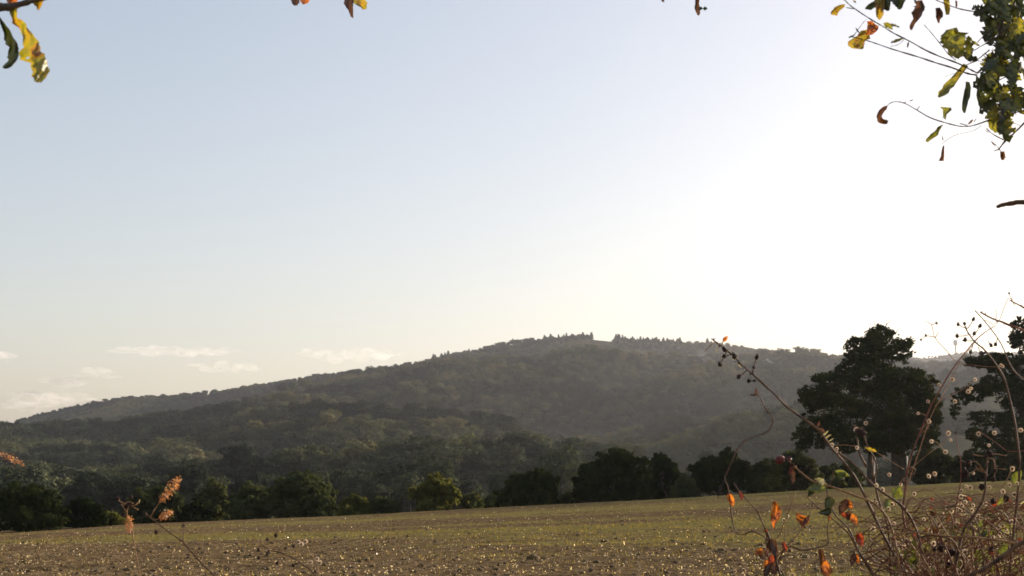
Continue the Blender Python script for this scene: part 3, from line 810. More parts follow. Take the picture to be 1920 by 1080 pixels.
# ------------------------------------------------------------------ leaves, berries, burrs: shared meshes
def leaf_mesh(kind, curl, bend, seed, holes=0.0):
    r_ = random.Random(seed)
    rows, cols = 22, 8
    def w(t):
        if kind == 'oak':
            e = 0.36 * math.sin(math.pi * min(1, t ** 0.85 * 0.97 + 0.02)) ** 0.75 * (0.55 + 0.6 * t)
            return e * (0.76 + 0.26 * math.cos(2 * math.pi * (t * 4.3 + 0.15))) if t > 0.07 else 0.012
        if kind == 'sliver':
            return 0.17 * math.sin(math.pi * min(1, t * 0.96 + 0.03)) ** 0.6 * (1 + 0.25 * math.sin(t * 17 + seed))
        e = 0.36 * math.sin(math.pi * min(1, t ** 0.8 * 0.98 + 0.01)) ** 0.8
        return e * (1 + 0.10 * math.cos(2 * math.pi * t * 9)) if t > 0.08 else 0.012
    V, Fc = [], []
    for i in range(rows + 1):
        t = i / rows
        wl, wr = w(t) * r_.uniform(0.85, 1.12), w(t + 0.01 if t < 0.98 else t) * r_.uniform(0.85, 1.12)
        ang = bend * t
        by = (math.sin(ang) / bend if abs(bend) > 1e-3 else t); bz = ((1 - math.cos(ang)) / bend if abs(bend) > 1e-3 else 0)
        nx_, nz_ = -math.sin(ang), math.cos(ang)
        for j in range(cols + 1):
            s_ = -1 + 2 * j / cols
            ww = (wl if s_ < 0 else wr)
            th = curl * s_
            x = ww * (math.sin(th) / curl if abs(curl) > 1e-3 else s_)
            zz = ww * ((1 - math.cos(th)) / curl if abs(curl) > 1e-3 else 0) + 0.018 * math.sin(t * 19 + s_ * 3 + seed)
            V.append(Vector((x + 0.03 * math.sin(t * 4 + seed), by + nx_ * zz, bz + nz_ * zz)))
    for i in range(rows):
        for j in range(cols):
            if r_.random() < holes and 3 < i < rows - 1: continue
            a = i * (cols + 1) + j
            Fc.append((a, a + 1, a + cols + 2, a + cols + 1))
    # petiole
    b0 = len(V)
    for dz in (0, 1):
        for (x, z) in ((-0.009, 0), (0.009, 0), (0, 0.012)):
            V.append(Vector((x, -0.13 * (1 - dz) + 0.05 * dz, z)))
    Fc += [(b0, b0+1, b0+4, b0+3), (b0+1, b0+2, b0+5, b0+4), (b0+2, b0, b0+3, b0+5)]
    return mesh_py('leaf_' + kind, V, Fc, True)

LM = {}
def leaf_variant(kind, mat, style, i):
    key = (kind, mat, style, i)
    if key not in LM:
        st = {'flat': (0.5, 0.5), 'cup': (1.3, 0.9), 'roll': (1.8, 0.9), 'hook': (1.2, 2.6)}[style]
        me = leaf_mesh(kind, st[0], st[1], 17 * i + len(kind) * 3 + len(mat), 0.012 if kind == 'oak' else 0.004)
        me.materials.append(M[mat])
        LM[key] = me
    return LM[key]

def leaf(parent, a, b, Y, kind='oak', mat='oak_green', style='flat', roll=0.0, i=None, dy=0.0, label=None):
    """a leaf hanging from photo point a to photo point b at distance Y"""
    p, q = P(a[0], a[1], Y), P(b[0], b[1], Y + dy)
    y = (q - p); L = y.length; y.normalize()
    zc = Vector((0, -1, 0)); zc = (zc - y * zc.dot(y)).normalized()
    x = y.cross(zc).normalized()
    c, s_ = math.cos(roll), math.sin(roll)
    z2 = zc * c + x * s_; x2 = y.cross(z2)
    mt = Matrix((( x2.x, y.x, z2.x, p.x), (x2.y, y.y, z2.y, p.y), (x2.z, y.z, z2.z, p.z), (0, 0, 0, 1)))
    i = rnd.randint(0, 3) if i is None else i
    me = leaf_variant(kind, mat, style, i)
    bend = {'flat': 0.95, 'cup': 0.87, 'roll': 0.87, 'hook': 0.52}[style]
    o = link('leaf', me, None, parent)
    o.matrix_basis = Matrix.Translation(-parent.location) @ mt @ Matrix.Scale(L / bend, 4)
    if label: o['label'] = label
    return o

def blob(V, Fc, c, r, seg=6, rings=4):
    b = len(V)
    V.append(c + Vector((0, 0, r)))
    for i in range(1, rings):
        ph = math.pi * i / rings
        for k in range(seg):
            a = 2 * math.pi * (k + 0.5 * (i % 2)) / seg
            V.append(c + Vector((math.sin(ph) * math.cos(a), math.sin(ph) * math.sin(a), math.cos(ph))) * r)
    V.append(c - Vector((0, 0, r)))
    e = len(V) - 1
    for k in range(seg):
        Fc.append((b, b + 1 + k, b + 1 + (k + 1) % seg))
        Fc.append((e, e - seg + (k + 1) % seg, e - seg + k))
    for i in range(rings - 2):
        for k in range(seg):
            Fc.append((b + 1 + i*seg + k, b + 1 + (i+1)*seg + k, b + 1 + (i+1)*seg + (k+1) % seg, b + 1 + i*seg + (k+1) % seg))

def berry_mesh(dried, seed):
    r_ = random.Random(seed)
    V, Fc = [], []
    nn = 22
    for k in range(nn):
        z = 1 - 2 * (k + 0.5) / nn; a = k * 2.4
        rr = math.sqrt(1 - z * z)
        d = Vector((rr * math.cos(a), rr * math.sin(a), z * 1.1)) * (0.62 if not dried else r_.uniform(0.35, 0.72))
        blob(V, Fc, d, (0.34 if not dried else r_.uniform(0.2, 0.36)), 6, 4)
    for k in range(5):                                      # sepals of the calyx
        a = k * 1.257 + r_.random()
        d = Vector((math.cos(a), math.sin(a), 0)); s_ = Vector((-math.sin(a), math.cos(a), 0)) * 0.22
        b = len(V); t0 = Vector((0, 0, 0.75))
        V += [t0 + d * 0.15 + s_, t0 + d * 0.15 - s_, t0 + d * r_.uniform(0.7, 1.1) + Vector((0, 0, r_.uniform(-0.1, 0.6)))]
        Fc.append((b, b + 1, b + 2))
    me = mesh_py('berry', V, Fc, True)
    me.materials.append(M['berry_dark' if dried else 'berry_red'])
    return me
BERRY = [berry_mesh(True, 3), berry_mesh(True, 8), berry_mesh(True, 12)]
BERRY_RED = berry_mesh(False, 1)

def burr_mesh(seed):
    r_ = random.Random(seed)
    V, Fc = [], []
    blob(V, Fc, Vector((0, 0, 0)), 0.60, 10, 7)
    nc = len(Fc)
    nn = 230
    for k in range(nn):
        z = 1 - 2 * (k + 0.5) / nn; a = k * 2.39996 + r_.uniform(-.2, .2)
        rr = math.sqrt(1 - z * z)
        d = Vector((rr * math.cos(a), rr * math.sin(a), z))
        s_ = d.cross(Vector((r_.uniform(-1, 1), r_.uniform(-1, 1), r_.uniform(-1, 1)))).normalized() * 0.026
        b = len(V); e = d * r_.uniform(0.85, 1.02)
        V += [d * 0.55 + s_, d * 0.55 - s_, e - s_ * 0.5, e + s_ * 0.5]
        Fc.append((b, b + 1, b + 2, b + 3))
    me = mesh_py('burr', V, Fc, True)
    me.materials.append(M['burr_core']); me.materials.append(M['burr_hair'])
    for i_, p in enumerate(me.polygons):
        p.material_index = 0 if i_ < nc else 1
    return me
BURR = [burr_mesh(1), burr_mesh(2)]

def put(parent, name, me, p, r, rot=None):
    o = link(name, me, None, parent)
    e = rot or (rnd.uniform(-.6, .6), rnd.uniform(-.6, .6), rnd.uniform(0, 6.28))
    o.location = p - parent.location
    o.rotation_euler = e
    o.scale = (r, r, r * rnd.uniform(0.85, 1.15))
    return o

def stem(parent, pts, Y, r0, r1, mat='cane', name='stem', wob=0.012, ground=False, thorn=0.0, knob=0.25, sides=6, dY=0.0, gshift=0.0):
    """tube through photo points; r0 at the first point, r1 at the last; dY lets it run deeper along its length"""
    w = []
    m = len(pts)
    if r1 > 0.0015: r0, r1 = r0 * 0.85, r1 * 0.82
    for k, q in enumerate(pts):
        t = k / max(1, m - 1)
        w.append(P(q[0], q[1], Y + dY * t + wob * (rnd.random() - 0.5)))
    rad = [r0 + (r1 - r0) * k / max(1, m - 1) for k in range(m)]
    if ground:
        end = w[-1]; prev = w[-2]
        d = (end - prev); d = Vector((d.x, d.y, min(d.z, -0.02))).normalized()
        foot = Vector((parent.location.x + gshift, parent.location.y, 0.0))
        w.append(end + d * 0.18); rad.append(rad[-1])
        w.append((end + d * 0.18).lerp(foot, 0.55) + Vector((0, 0, 0.1))); rad.append(rad[-1] * 1.15)
        w.append(foot + Vector((0, 0, -0.03))); rad.append(rad[-1] * 1.2)
    V, Fc, q = tube(w, rad, sides, 4, knob, thorn)
    local_obj(name, V, Fc, M[mat], parent)
    return q

def c2(x, y): return (1280 + x / 2.0, 540 + y / 2.0)
def c3(x, y): return (1560 + x / 3.858, 800 + y / 3.858)
def c4(x, y): return (1280 + x / 4.153, 820 + y / 4.153)
def c5(x, y): return (1480 + x / 3.0, 560 + y / 3.0)
def c6(x, y): return (200 + x / 4.364, 860 + y / 4.364)
def c1(x, y): return (1440 + x / 2.7, 0 + y / 2.7)
def ct(x, y): return (x / 5.4, y / 5.4)

# --- long arching cane with dried berries
Y1 = 2.6
cane = empty('bramble_cane', (0.62, 2.75, 0.0), 'long thorny bramble cane arching up to the left with dried berries at its tip', 'bramble', 'bramble canes')
stem(cane, [(1334, 635), (1347, 645), (1360, 655), (1376, 668), (1392, 685), (1415, 705), (1450, 737), (1480, 767), (1530, 802), (1558, 838), (1600, 890), (1630, 948), (1660, 1010), (1700, 1080)], Y1, 0.0012, 0.0034, ground=True, thorn=0.005, knob=0.35)
bt = [((1362, 657), (1358, 655), .0055), ((1376, 668), (1377, 668), .0060), ((1365, 655), (1350, 683), .0055), ((1368, 665), (1358, 668), .005), ((1410, 701), (1419, 670), .0055), ((1413, 702), (1413, 689), .004), ((1402, 693), (1385, 707), .0052), ((1420, 712), (1404, 714), .0045)]
for a, b, r in bt:
    q = stem(cane, [a, ((a[0]+b[0])/2 - 1, (a[1]+b[1])/2 + 1), b], Y1, 0.0012, 0.0009, 'cane', 'stalk')
    o = put(cane, 'berry', rnd.choice(BERRY), P(b[0], b[1], Y1 - 0.004), r)
put(cane, 'berry', BERRY[0], P(1414, 714, Y1), .003)
stem(cane, [(1340, 640), (1326, 655), (1322, 658)], Y1, 0.001, 0.0006, 'dry_stem', 'stalk')
stem(cane, [(1352, 650), (1356, 640), (1361, 632)], Y1, 0.001, 0.0006, 'dry_stem', 'stalk')
leaf(cane, (1356, 641), (1363, 630), Y1, 'round', 'orange_leaf', 'cup')
leaf(cane, (1345, 652), (1340, 662), Y1, 'sliver', 'pale_curl', 'roll')
leaf(cane, (1376, 676), (1372, 668), Y1, 'sliver', 'pale_curl', 'roll')
leaf(cane, (1382, 682), (1390, 691), Y1, 'sliver', 'pale_curl', 'roll')
stem(cane, [(1558, 838), (1580, 855), (1600, 870), (1640, 912), (1680, 940), (1700, 960), (1720, 1000), (1735, 1080)], Y1 + .01, 0.0022, 0.003, 'cane', 'stem', ground=True, thorn=0.004)
leaf(cane, (1532, 800), (1536, 790), Y1, 'round', 'brown_leaf', 'roll')
leaf(cane, (1535, 803), (1546, 812), Y1, 'round', 'brown_leaf', 'roll')
for k in range(3): leaf(cane, (1540 + 6*k, 818 + 5*k), (1552 + 5*k, 808 + 7*k), Y1, 'sliver', 'pale_curl', 'roll')
stem(cane, [(1625, 875), (1612, 850), (1607, 822), (1603, 818)], Y1, 0.0022, 0.0012, 'cane', 'stalk')

# --- climbing stem curling beside it
vine = empty('climbing_vine', (0.28, 2.6, 0.0), 'thin bare climbing stem with an S curve hanging left of the long cane', 'vine')
stem(vine, [(1415, 738), (1424, 744), (1430, 756), (1436, 767), (1446, 777), (1449, 790), (1442, 806), (1428, 814), (1410, 820), (1395, 828), (1382, 843), (1376, 856), (1366, 880), (1359, 897), (1364, 911), (1368, 933), (1370, 955), (1376, 989), (1383, 1001), (1396, 1002), (1410, 996), (1429, 1004), (1436, 1012), (1440, 1040), (1443, 1080)], Y1 + .05, 0.0014, 0.0017, 'cane', ground=True, knob=0.4)
leaf(vine, (1420, 742), (1416, 728), Y1 + .05, 'sliver', 'brown_leaf', 'cup')
leaf(vine, (1419, 742), (1403, 739), Y1 + .05, 'sliver', 'brown_leaf', 'roll')
leaf(vine, (1367, 924), (1372, 951), Y1 + .05, 'round', 'orange_leaf', 'roll')
put(vine, 'bud', BERRY[1], P(1439, 773, Y1 + .05), 0.0022)

# --- withered plant with orange leaves
Yw = 2.5
wp = empty('withered_plant', (0.46, 2.5, 0.0), 'withered plant with orange backlit leaves left of the bramble bush', 'plant')
stem(wp, [(1437, 995), (1446, 1017), (1451, 1037), (1458, 1061), (1463, 1080)], Yw, 0.0018, 0.0028, 'cane', ground=True)
stem(wp, [(1376, 905), (1384, 918), (1392, 928), (1405, 943), (1417, 955), (1427, 974), (1437, 1000)], Yw, 0.0008, 0.0014, 'cane')
stem(wp, [(1492, 925), (1478, 960), (1462, 1000), (1450, 1020)], Yw, 0.0008, 0.0012, 'dry_stem')
stem(wp, [(1506, 988), (1490, 1008), (1472, 1027), (1455, 1045)], Yw, 0.0008, 0.0013, 'dry_stem')
stem(wp, [(1557, 964), (1551, 989), (1553, 1015), (1549, 1022), (1535, 1026), (1521, 1030), (1501, 1031), (1482, 1025), (1468, 1035), (1458, 1055)], Yw, 0.0008, 0.0015, 'cane')
stem(wp, [(1375, 1036), (1386, 1052), (1400, 1066), (1422, 1080), (1440, 1100)], Yw, 0.0007, 0.0013, 'dry_stem')
stem(wp, [(1470, 1080), (1460, 1060), (1466, 1045), (1482, 1040)], Yw, 0.0016, 0.0008, 'cane')
for a, b, kd, mt_, st, rl in [((1387, 921), (1392, 938), 'round', 'red_leaf', 'roll', 0.2), ((1449, 941), (1464, 970), 'sliver', 'brown_leaf', 'cup', 0.4), ((1518, 966), (1506, 988), 'sliver', 'brown_leaf', 'cup', 0.4),
        ((1437, 998), (1448, 1035), 'sliver', 'brown_leaf', 'roll', 0.3), ((1443, 1010), (1445, 1048), 'sliver', 'brown_leaf', 'cup', 0.8), ((1447, 1008), (1455, 1045), 'round', 'brown_leaf', 'roll', 0.2), ((1437, 1000), (1433, 990), 'round', 'red_leaf', 'roll', 0.2),
        ((1466, 1016), (1473, 1034), 'round', 'red_leaf', 'roll', -0.2), ((1432, 1030), (1414, 1042), 'round', 'orange_leaf', 'roll', 0.3), ((1425, 1028), (1430, 1048), 'round', 'brown_leaf', 'roll', 0.3),
        ((1449, 1040), (1447, 1062), 'round', 'red_leaf', 'cup', 0.5), ((1440, 1050), (1430, 1065), 'round', 'orange_leaf', 'roll', 0.1), ((1440, 1056), (1436, 1084), 'round', 'brown_leaf', 'roll', 0.2), ((1453, 1052), (1450, 1080), 'round', 'brown_leaf', 'cup', 0.2),
        ((1545, 1050), (1560, 1078), 'round', 'orange_leaf', 'cup', 0.6)]:
    leaf(wp, a, b, Yw + rnd.uniform(-.03, .03), kd, mt_, st, rl)

# --- short cane with the red berry
Yr = 2.45
rc = empty('bramble_cane', (0.70, 2.55, 0.0), 'short bramble cane tipped with a fresh red blackberry', 'bramble', 'bramble canes')
stem(rc, [(1478, 862), (1484, 869), (1495, 880), (1520, 900), (1540, 908), (1560, 913), (1605, 930), (1640, 945), (1670, 985), (1690, 1080)], Yr, 0.0013, 0.0026, 'dry_stem', ground=True, thorn=0.003)
put(rc, 'berry', BERRY_RED, P(1462, 862, Yr), 0.0088, (1.2, 0.3, 0.4))
put(rc, 'berry', BERRY_RED, P(1481, 860, Yr), 0.0044, (0.2, 0.9, 0.4))
put(rc, 'bud', BERRY[2], P(1486, 871, Yr), 0.0045)
leaf(rc, (1487, 870), (1478, 892), Yr, 'sliver', 'red_leaf', 'roll', 0.2)
leaf(rc, (1487, 872), (1490, 908), Yr, 'sliver', 'brown_leaf', 'cup', 0.5)
for a, b, mt_, st, rl in [((1545, 905), (1524, 902), 'pale_curl', 'roll', 0.4), ((1548, 902), (1534, 920), 'pale_curl', 'roll', -0.3), ((1545, 897), (1542, 918), 'pale_curl', 'cup', 0.9),
        ((1548, 915), (1516, 930), 'bramble_leaf', 'cup', 0.8), ((1535, 908), (1517, 935), 'oak_dark', 'roll', 0.5), ((1570, 885), (1586, 902), 'oak_dark', 'hook', 0.4), ((1565, 882), (1592, 888), 'bramble_leaf', 'roll', 0.4), ((1568, 890), (1553, 903), 'oak_dark', 'cup', 0.2),
        ((1562, 932), (1546, 958), 'oak_dark', 'cup', 0.2), ((1560, 958), (1532, 964), 'oak_dark', 'roll', 0.2), ((1553, 962), (1556, 975), 'orange_leaf', 'roll', 0.2)]:
    leaf(rc, a, b, Yr + rnd.uniform(-.02, .02), 'round', mt_, st, rl)
stem(rc, [(1562, 884), (1560, 900), (1552, 915)], Yr, 0.0009, 0.0012, 'cane', 'stalk')

# --- thin cane with orange leaves right of the withered plant
c_ = empty('bramble_cane', (0.60, 2.42, 0.0), 'slim bramble cane hung with orange and red withered leaves', 'bramble', 'bramble canes')
stem(c_, [(1513, 932), (1530, 948), (1548, 962), (1575, 985), (1592, 1002), (1608, 1030), (1625, 1055), (1642, 1080)], 2.45, 0.0010, 0.0022, 'cane', ground=True, thorn=0.003)
stem(c_, [(1550, 915), (1553, 940), (1568, 968), (1590, 990), (1604, 1020), (1618, 1048), (1640, 1085)], 2.5, 0.0011, 0.0025, 'cane')
for a, b, mt_, st, rl in [((1588, 934), (1578, 968), 'brown_leaf', 'roll', 0.4), ((1585, 935), (1599, 952), 'orange_leaf', 'cup', 0.4), ((1576, 960), (1594, 970), 'red_leaf', 'roll', 0.4), ((1594, 962), (1604, 984), 'orange_leaf', 'cup', 0.1), ((1594, 956), (1592, 978), 'brown_leaf', 'roll', 0.5),
        ((1608, 998), (1616, 1024), 'red_leaf', 'cup', 0.1), ((1606, 1000), (1619, 1012), 'orange_leaf', 'roll', 0.6), ((1600, 1038), (1612, 1054), 'orange_leaf', 'cup', 0.4), ((1602, 1036), (1600, 1062), 'brown_leaf', 'roll', 0.4)]:
    leaf(c_, a, b, 2.46, 'round', mt_, st, rl)

# --- tall dry stem with burrs
def burrs(parent, pts, Y, r=(0.0034, 0.0053), stalk=True):
    for (x, y) in pts:
        Yb = Y + rnd.uniform(-.04, .04)
        p = P(x, y, Yb)
        put(parent, 'burr', rnd.choice(BURR), p, rnd.uniform(*r))

Yt = 2.7
ds = empty('goosegrass_stem', (0.78, 2.75, 0.0), 'tall reddish dry stem hung with bright fuzzy burrs in front of the oak', 'weed', 'dry weed stems')
stem(ds, [(1867, 610), (1847, 623), (1827, 640), (1810, 661), (1793, 682), (1767, 723), (1743, 767), (1727, 807), (1710, 850), (1700, 887), (1697, 920), (1693, 960), (1700, 1010), (1705, 1080)], Yt, 0.0010, 0.0026, 'cane_red', ground=True, thorn=0.002)
stem(ds, [(1835, 632), (1800, 680), (1768, 740), (1746, 780), (1722, 850), (1699, 920), (1694, 965)], Yt + .02, 0.0007, 0.0012, 'dry_stem')
for pts in ([(1647, 850), (1662, 860), (1680, 871), (1695, 880)], [(1777, 812), (1770, 830), (1742, 850), (1710, 877), (1698, 892)], [(1810, 727), (1790, 738), (1773, 745), (1752, 762)], [(1745, 828), (1756, 829), (1772, 846)],
            [(1873, 688), (1847, 687), (1820, 684), (1795, 681)], [(1735, 602), (1747, 610), (1753, 633), (1775, 658), (1790, 677)], [(1756, 606), (1747, 609)], [(1727, 637), (1737, 630), (1752, 632)], [(1760, 622), (1754, 633)],
            [(1847, 600), (1870, 606), (1890, 560), (1903, 573)], [(1720, 805), (1732, 800), (1742, 790), (1740, 802), (1728, 812)], [(1700, 885), (1712, 890), (1716, 880), (1706, 876), (1700, 890)], [(1700, 893), (1688, 905), (1692, 918)]):
    stem(ds, pts, Yt, 0.0006, 0.0008, 'dry_stem', 'stalk', knob=0.1, sides=5)
for q in ((1727, 637), (1736, 629), (1756, 606)): put(ds, 'bud', BERRY[1], P(q[0], q[1], Yt), 0.0030)
burrs(ds, [c5(*q) for q in [(785,690),(725,645),(780,578),(842,483),(917,455),(1045,455),(1007,522),(1022,505),(932,578),(1190,375),(895,757),(908,795),(800,803),(878,862),(785,998),(818,985),(627,1045),(562,990),(1200,380)]], Yt)
for q in [(725,645,770,660),(780,578,800,610),(842,483,862,500),(917,455,900,440),(932,578,900,555),(785,690,770,680),(627,1045,650,1020),(1045,455,1000,500),(785,998,818,985)]:
    stem(ds, [c5(q[0], q[1]), c5((q[0]+q[2])/2, (q[1]+q[3])/2 - 4), c5(q[2], q[3])], Yt, 0.0005, 0.0006, 'dry_stem', 'stalk', knob=0, sides=4)

# --- small burr sprig over the oak trunk
sg = empty('goosegrass_stem', (0.66, 2.6, 0.0), 'short stem with a black berry, yellow scrap and burrs before the oak trunk', 'weed', 'dry weed stems')
stem(sg, [(1616, 800), (1622, 822), (1628, 840), (1640, 860), (1645, 880), (1640, 900), (1648, 940), (1665, 990), (1670, 1080)], 2.62, 0.0012, 0.0025, 'cane', ground=True)
stem(sg, [(1637, 900), (1635, 870), (1634, 852)], 2.62, 0.003, 0.0022, 'cane', 'stalk')
stem(sg, [(1600, 797), (1612, 803), (1626, 812)], 2.62, 0.0006, 0.0008, 'dry_stem', 'stalk')
stem(sg, [(1556, 836), (1580, 834), (1606, 837)], 2.62, 0.0006, 0.0008, 'dry_stem', 'stalk')
put(sg, 'berry', BERRY[2], P(1616, 812, 2.61), 0.0085); put(sg, 'berry', BERRY[0], P(1607, 808, 2.61), 0.005)
leaf(sg, (1622, 838), (1642, 846), 2.61, 'sliver', 'oak_yellow', 'cup', 0.2)
burrs(sg, [c5(*q) for q in [(430,700),(375,737),(240,822),(268,843),(380,838),(490,1050)]], 2.62)

# --- canes and stems at the right edge
rb = empty('bramble_cane', (0.98, 2.7, 0.0), 'tall bramble cane crossing the right hand oak with pale dried berries on top', 'bramble', 'bramble canes')
stem(rb, [(1808, 607), (1813, 620), (1827, 640), (1847, 657), (1867, 683), (1883, 710), (1893, 747), (1903, 793), (1909, 840), (1912, 878), (1905, 955), (1899, 1007), (1893, 1080)], 2.65, 0.0013, 0.0032, 'cane', ground=True, thorn=0.003)
stem(rb, [(1828, 582), (1847, 603), (1870, 633), (1883, 657), (1890, 676), (1905, 700), (1925, 716), (1950, 760)], 2.65, 0.0009, 0.0014, 'cane')
for q in [(950,145,1000,165),(985,140,1000,170),(1035,115,1005,165),(1073,153,1045,195),(943,210,1020,200),(988,232,1035,235),(1040,195,1030,215),(1020,300,1035,250),(1085,310,1060,270),(1135,262,1120,240),(1160,258,1170,225)]:
    a, b = c5(q[0], q[1]), c5(q[2], q[3])
    stem(rb, [a, ((a[0]+b[0])/2, (a[1]+b[1])/2 + 1.5), b], 2.65, 0.0007, 0.0009, 'dry_stem', 'stalk', knob=0)
    put(rb, 'berry', rnd.choice(BERRY), P(a[0], a[1], 2.64), rnd.uniform(0.0038, 0.005))
rb2 = empty('bramble_cane', (1.18, 2.6, 0.0), 'knobbly bramble cane reaching in from the right edge at treetop height', 'bramble', 'bramble canes')
stem(rb2, [(1838, 585), (1850, 592), (1867, 600), (1880, 604), (1893, 610), (1920, 620), (1960, 650), (2000, 760), (2010, 900), (2010, 1080)], 2.6, 0.0016, 0.0034, 'cane_red', ground=True, thorn=0.004)
stem(rb2, [(1893, 563), (1907, 570), (1920, 577), (1960, 600), (2000, 700)], 2.6, 0.0013, 0.0024, 'cane_red', thorn=0.004)
stem(rb2, [(1867, 600), (1868, 590), (1867, 580)], 2.6, 0.0008, 0.0006, 'cane', 'stalk')
put(rb2, 'bud', BERRY[1], P(1892, 550, 2.6), 0.0028); stem(rb2, [(1892, 551), (1898, 562)], 2.6, 0.0006, 0.0006, 'dry_stem', 'stalk')

bc = empty('bramble_cane', (0.86, 2.45, 0.0), 'upright bramble cane with large black berries below the right hand oak', 'bramble', 'bramble canes')
stem(bc, [(1853, 847), (1850, 873), (1848, 898), (1845, 930), (1830, 961), (1809, 989), (1798, 1028), (1788, 1080)], 2.5, 0.0018, 0.0036, 'cane', ground=True, thorn=0.003)
for q, r in [((1140,190),.0078),((1110,215),.005),((990,265),.0075),((965,340),.0085),((1085,437),.0072),((1168,380),.0058),((1180,290),.005),((1178,320),.004),((1165,540),.006),((1260,520),.0065),((870,910),.008),((790,880),.0075),((740,890),.005),((840,1000),.007),((1150,890),.006)]:
    a = c3(*q); put(bc, 'berry', rnd.choice(BERRY), P(a[0], a[1], 2.5 + rnd.uniform(-.02, .02)), r)
for pts in [[(990,265),(1030,250),(1060,270),(1100,320)], [(965,340),(1010,330),(1060,300),(1110,330)], [(1168,380),(1178,330),(1170,240),(1130,230)], [(1085,437),(1100,450)], [(1150,195),(1200,200),(1260,210)], [(1020,200),(1060,210),(1110,215)], [(1040,280),(1050,310),(1090,325),(1110,335)], [(1165,540),(1140,560),(1080,540)], [(870,910),(900,890),(925,870)], [(790,880),(850,860),(925,850)], [(1170,300),(1260,310)], [(1260,520),(1220,560),(1150,600),(1050,620)]]:
    stem(bc, [c3(*q) for q in pts], 2.5, 0.0009, 0.0011, 'dry_stem', 'stalk', knob=0.1)
ts = empty('weed_stem', (0.84, 2.62, 0.0), 'slim dark weed stem with a small bud rising between the two oaks', 'weed', 'dry weed stems')
stem(ts, [(1792, 812), (1796, 839), (1801, 862), (1801, 904), (1793, 945), (1785, 987), (1778, 1033), (1775, 1080)], 2.6, 0.0009, 0.0018, 'cane_red', ground=True)
put(ts, 'bud', BERRY[0], P(1792, 811, 2.6), 0.0028)
stem(ts, [(1800, 862), (1810, 866), (1822, 864)], 2.6, 0.0006, 0.0005, 'dry_stem', 'stalk')

hb = empty('fallen_branch', (1.25, 2.3, 0.0), 'thin grey branch lying level across the bramble bush', 'branch')
stem(hb, [(1677, 998), (1695, 1000), (1715, 998), (1749, 1002), (1783, 1006), (1819, 1007), (1858, 1011), (1900, 1018), (1920, 1020), (1990, 1040), (2060, 1120)], 2.35, 0.0013, 0.003, 'dry_stem', ground=True, knob=0.3)
stem(hb, [(1720, 1008), (1750, 1004), (1783, 1012), (1795, 1026)], 2.35, 0.0012, 0.0015, 'cane', 'twig')
tb = empty('thick_cane', (1.15, 2.2, 0.0), 'thick dark cane slanting across the bottom right corner', 'bramble', 'bramble canes')
stem(tb, [(1790, 1092), (1827, 1075), (1853, 1062), (1876, 1046), (1897, 1031), (1920, 1016), (1960, 1000), (2020, 1010), (2080, 1100)], 2.2, 0.0034, 0.0048, 'cane', ground=True, knob=0.25)

# --- the tangled bush
bb = empty('bramble_bush', (0.86, 2.75, 0.0), 'tangled dry bramble bush with burrs and yellow green leaves filling the bottom right corner', 'bush')
rr_ = random.Random(4)
for k in range(125):
    x0 = rr_.uniform(1640, 1960); y0 = rr_.uniform(935, 1050)
    if x0 < 1700: y0 = max(y0, 985)
    x3 = rr_.uniform(1690, 1930); Yk = rr_.uniform(2.45, 3.0)
    sgn = rr_.choice((-1, 1)); ln = rr_.uniform(40, 130)
    pts = [(x0 - sgn * ln, y0 + rr_.uniform(-15, 45)), (x0 - sgn * ln * 0.5, y0 + rr_.uniform(-20, 12)), (x0, y0 + rr_.uniform(-6, 14)), (x0 + sgn * ln * 0.4, y0 + 30 + rr_.uniform(-10, 30)), ((x0 + x3) / 2, 1090)]
    stem(bb, pts, Yk, 0.0005, rr_.uniform(0.0010, 0.0018), rr_.choice(('cane_red', 'dry_stem', 'cane_red', 'cane')), knob=0.15, sides=5, ground=(k % 3 == 0), gshift=rr_.uniform(-.25, .25))
for k in range(14):
    x0 = rr_.uniform(1700, 1915); ln = rr_.uniform(60, 170); lean = rr_.uniform(-50, 50)
    stem(bb, [(x0 + lean, 1070 - ln), (x0 + lean * 0.8, 1070 - ln * 0.7), (x0 + lean * 0.3, 1070 - ln * 0.3), (x0, 1085)], rr_.uniform(2.5, 2.9), 0.0006, 0.0014, rr_.choice(('cane_red', 'dry_stem')), sides=5, ground=True, gshift=rr_.uniform(-.25, .25))
for k in range(60):
    x0 = rr_.uniform(1665, 1935); ln = rr_.uniform(30, 110) * min(1, (x0 - 1600) / 130); lean = rr_.uniform(-40, 40)
    stem(bb, [(x0 + lean, 1085 - ln), (x0 + lean * 0.7, 1085 - ln * 0.65), (x0, 1090)], rr_.uniform(2.45, 3.0), 0.0004, 0.0009, rr_.choice(('dry_stem', 'dry_stem', 'cane_red')), sides=4)
# thin springy side shoots
stem(bb, [(1698, 955), (1704, 940), (1710, 933), (1722, 942), (1735, 958), (1745, 975), (1750, 1000)], 2.6, 0.0007, 0.0010, 'cane_red')
stem(bb, [(1700, 972), (1740, 968), (1790, 962), (1840, 958), (1900, 950), (1940, 960)], 2.7, 0.0006, 0.0010, 'cane_red')
stem(bb, [(1690, 960), (1720, 972), (1760, 985), (1800, 1000), (1840, 1015), (1880, 1030)], 2.7, 0.0008, 0.0012, 'dry_stem')
stem(bb, [(1820, 1000), (1850, 982), (1880, 960), (1905, 935), (1925, 905)], 2.7, 0.0009, 0.0009, 'dry_stem')
stem(bb, [(1835, 808), (1850, 818), (1870, 832), (1888, 845), (1905, 847), (1930, 850), (1970, 900), (1990, 1080)], 2.7, 0.0007, 0.0012, 'cane_red', ground=True, gshift=.3)
stem(bb, [(1760, 1000), (1790, 985), (1830, 968), (1860, 940), (1885, 905), (1897, 880)], 2.75, 0.0008, 0.0009, 'dry_stem')
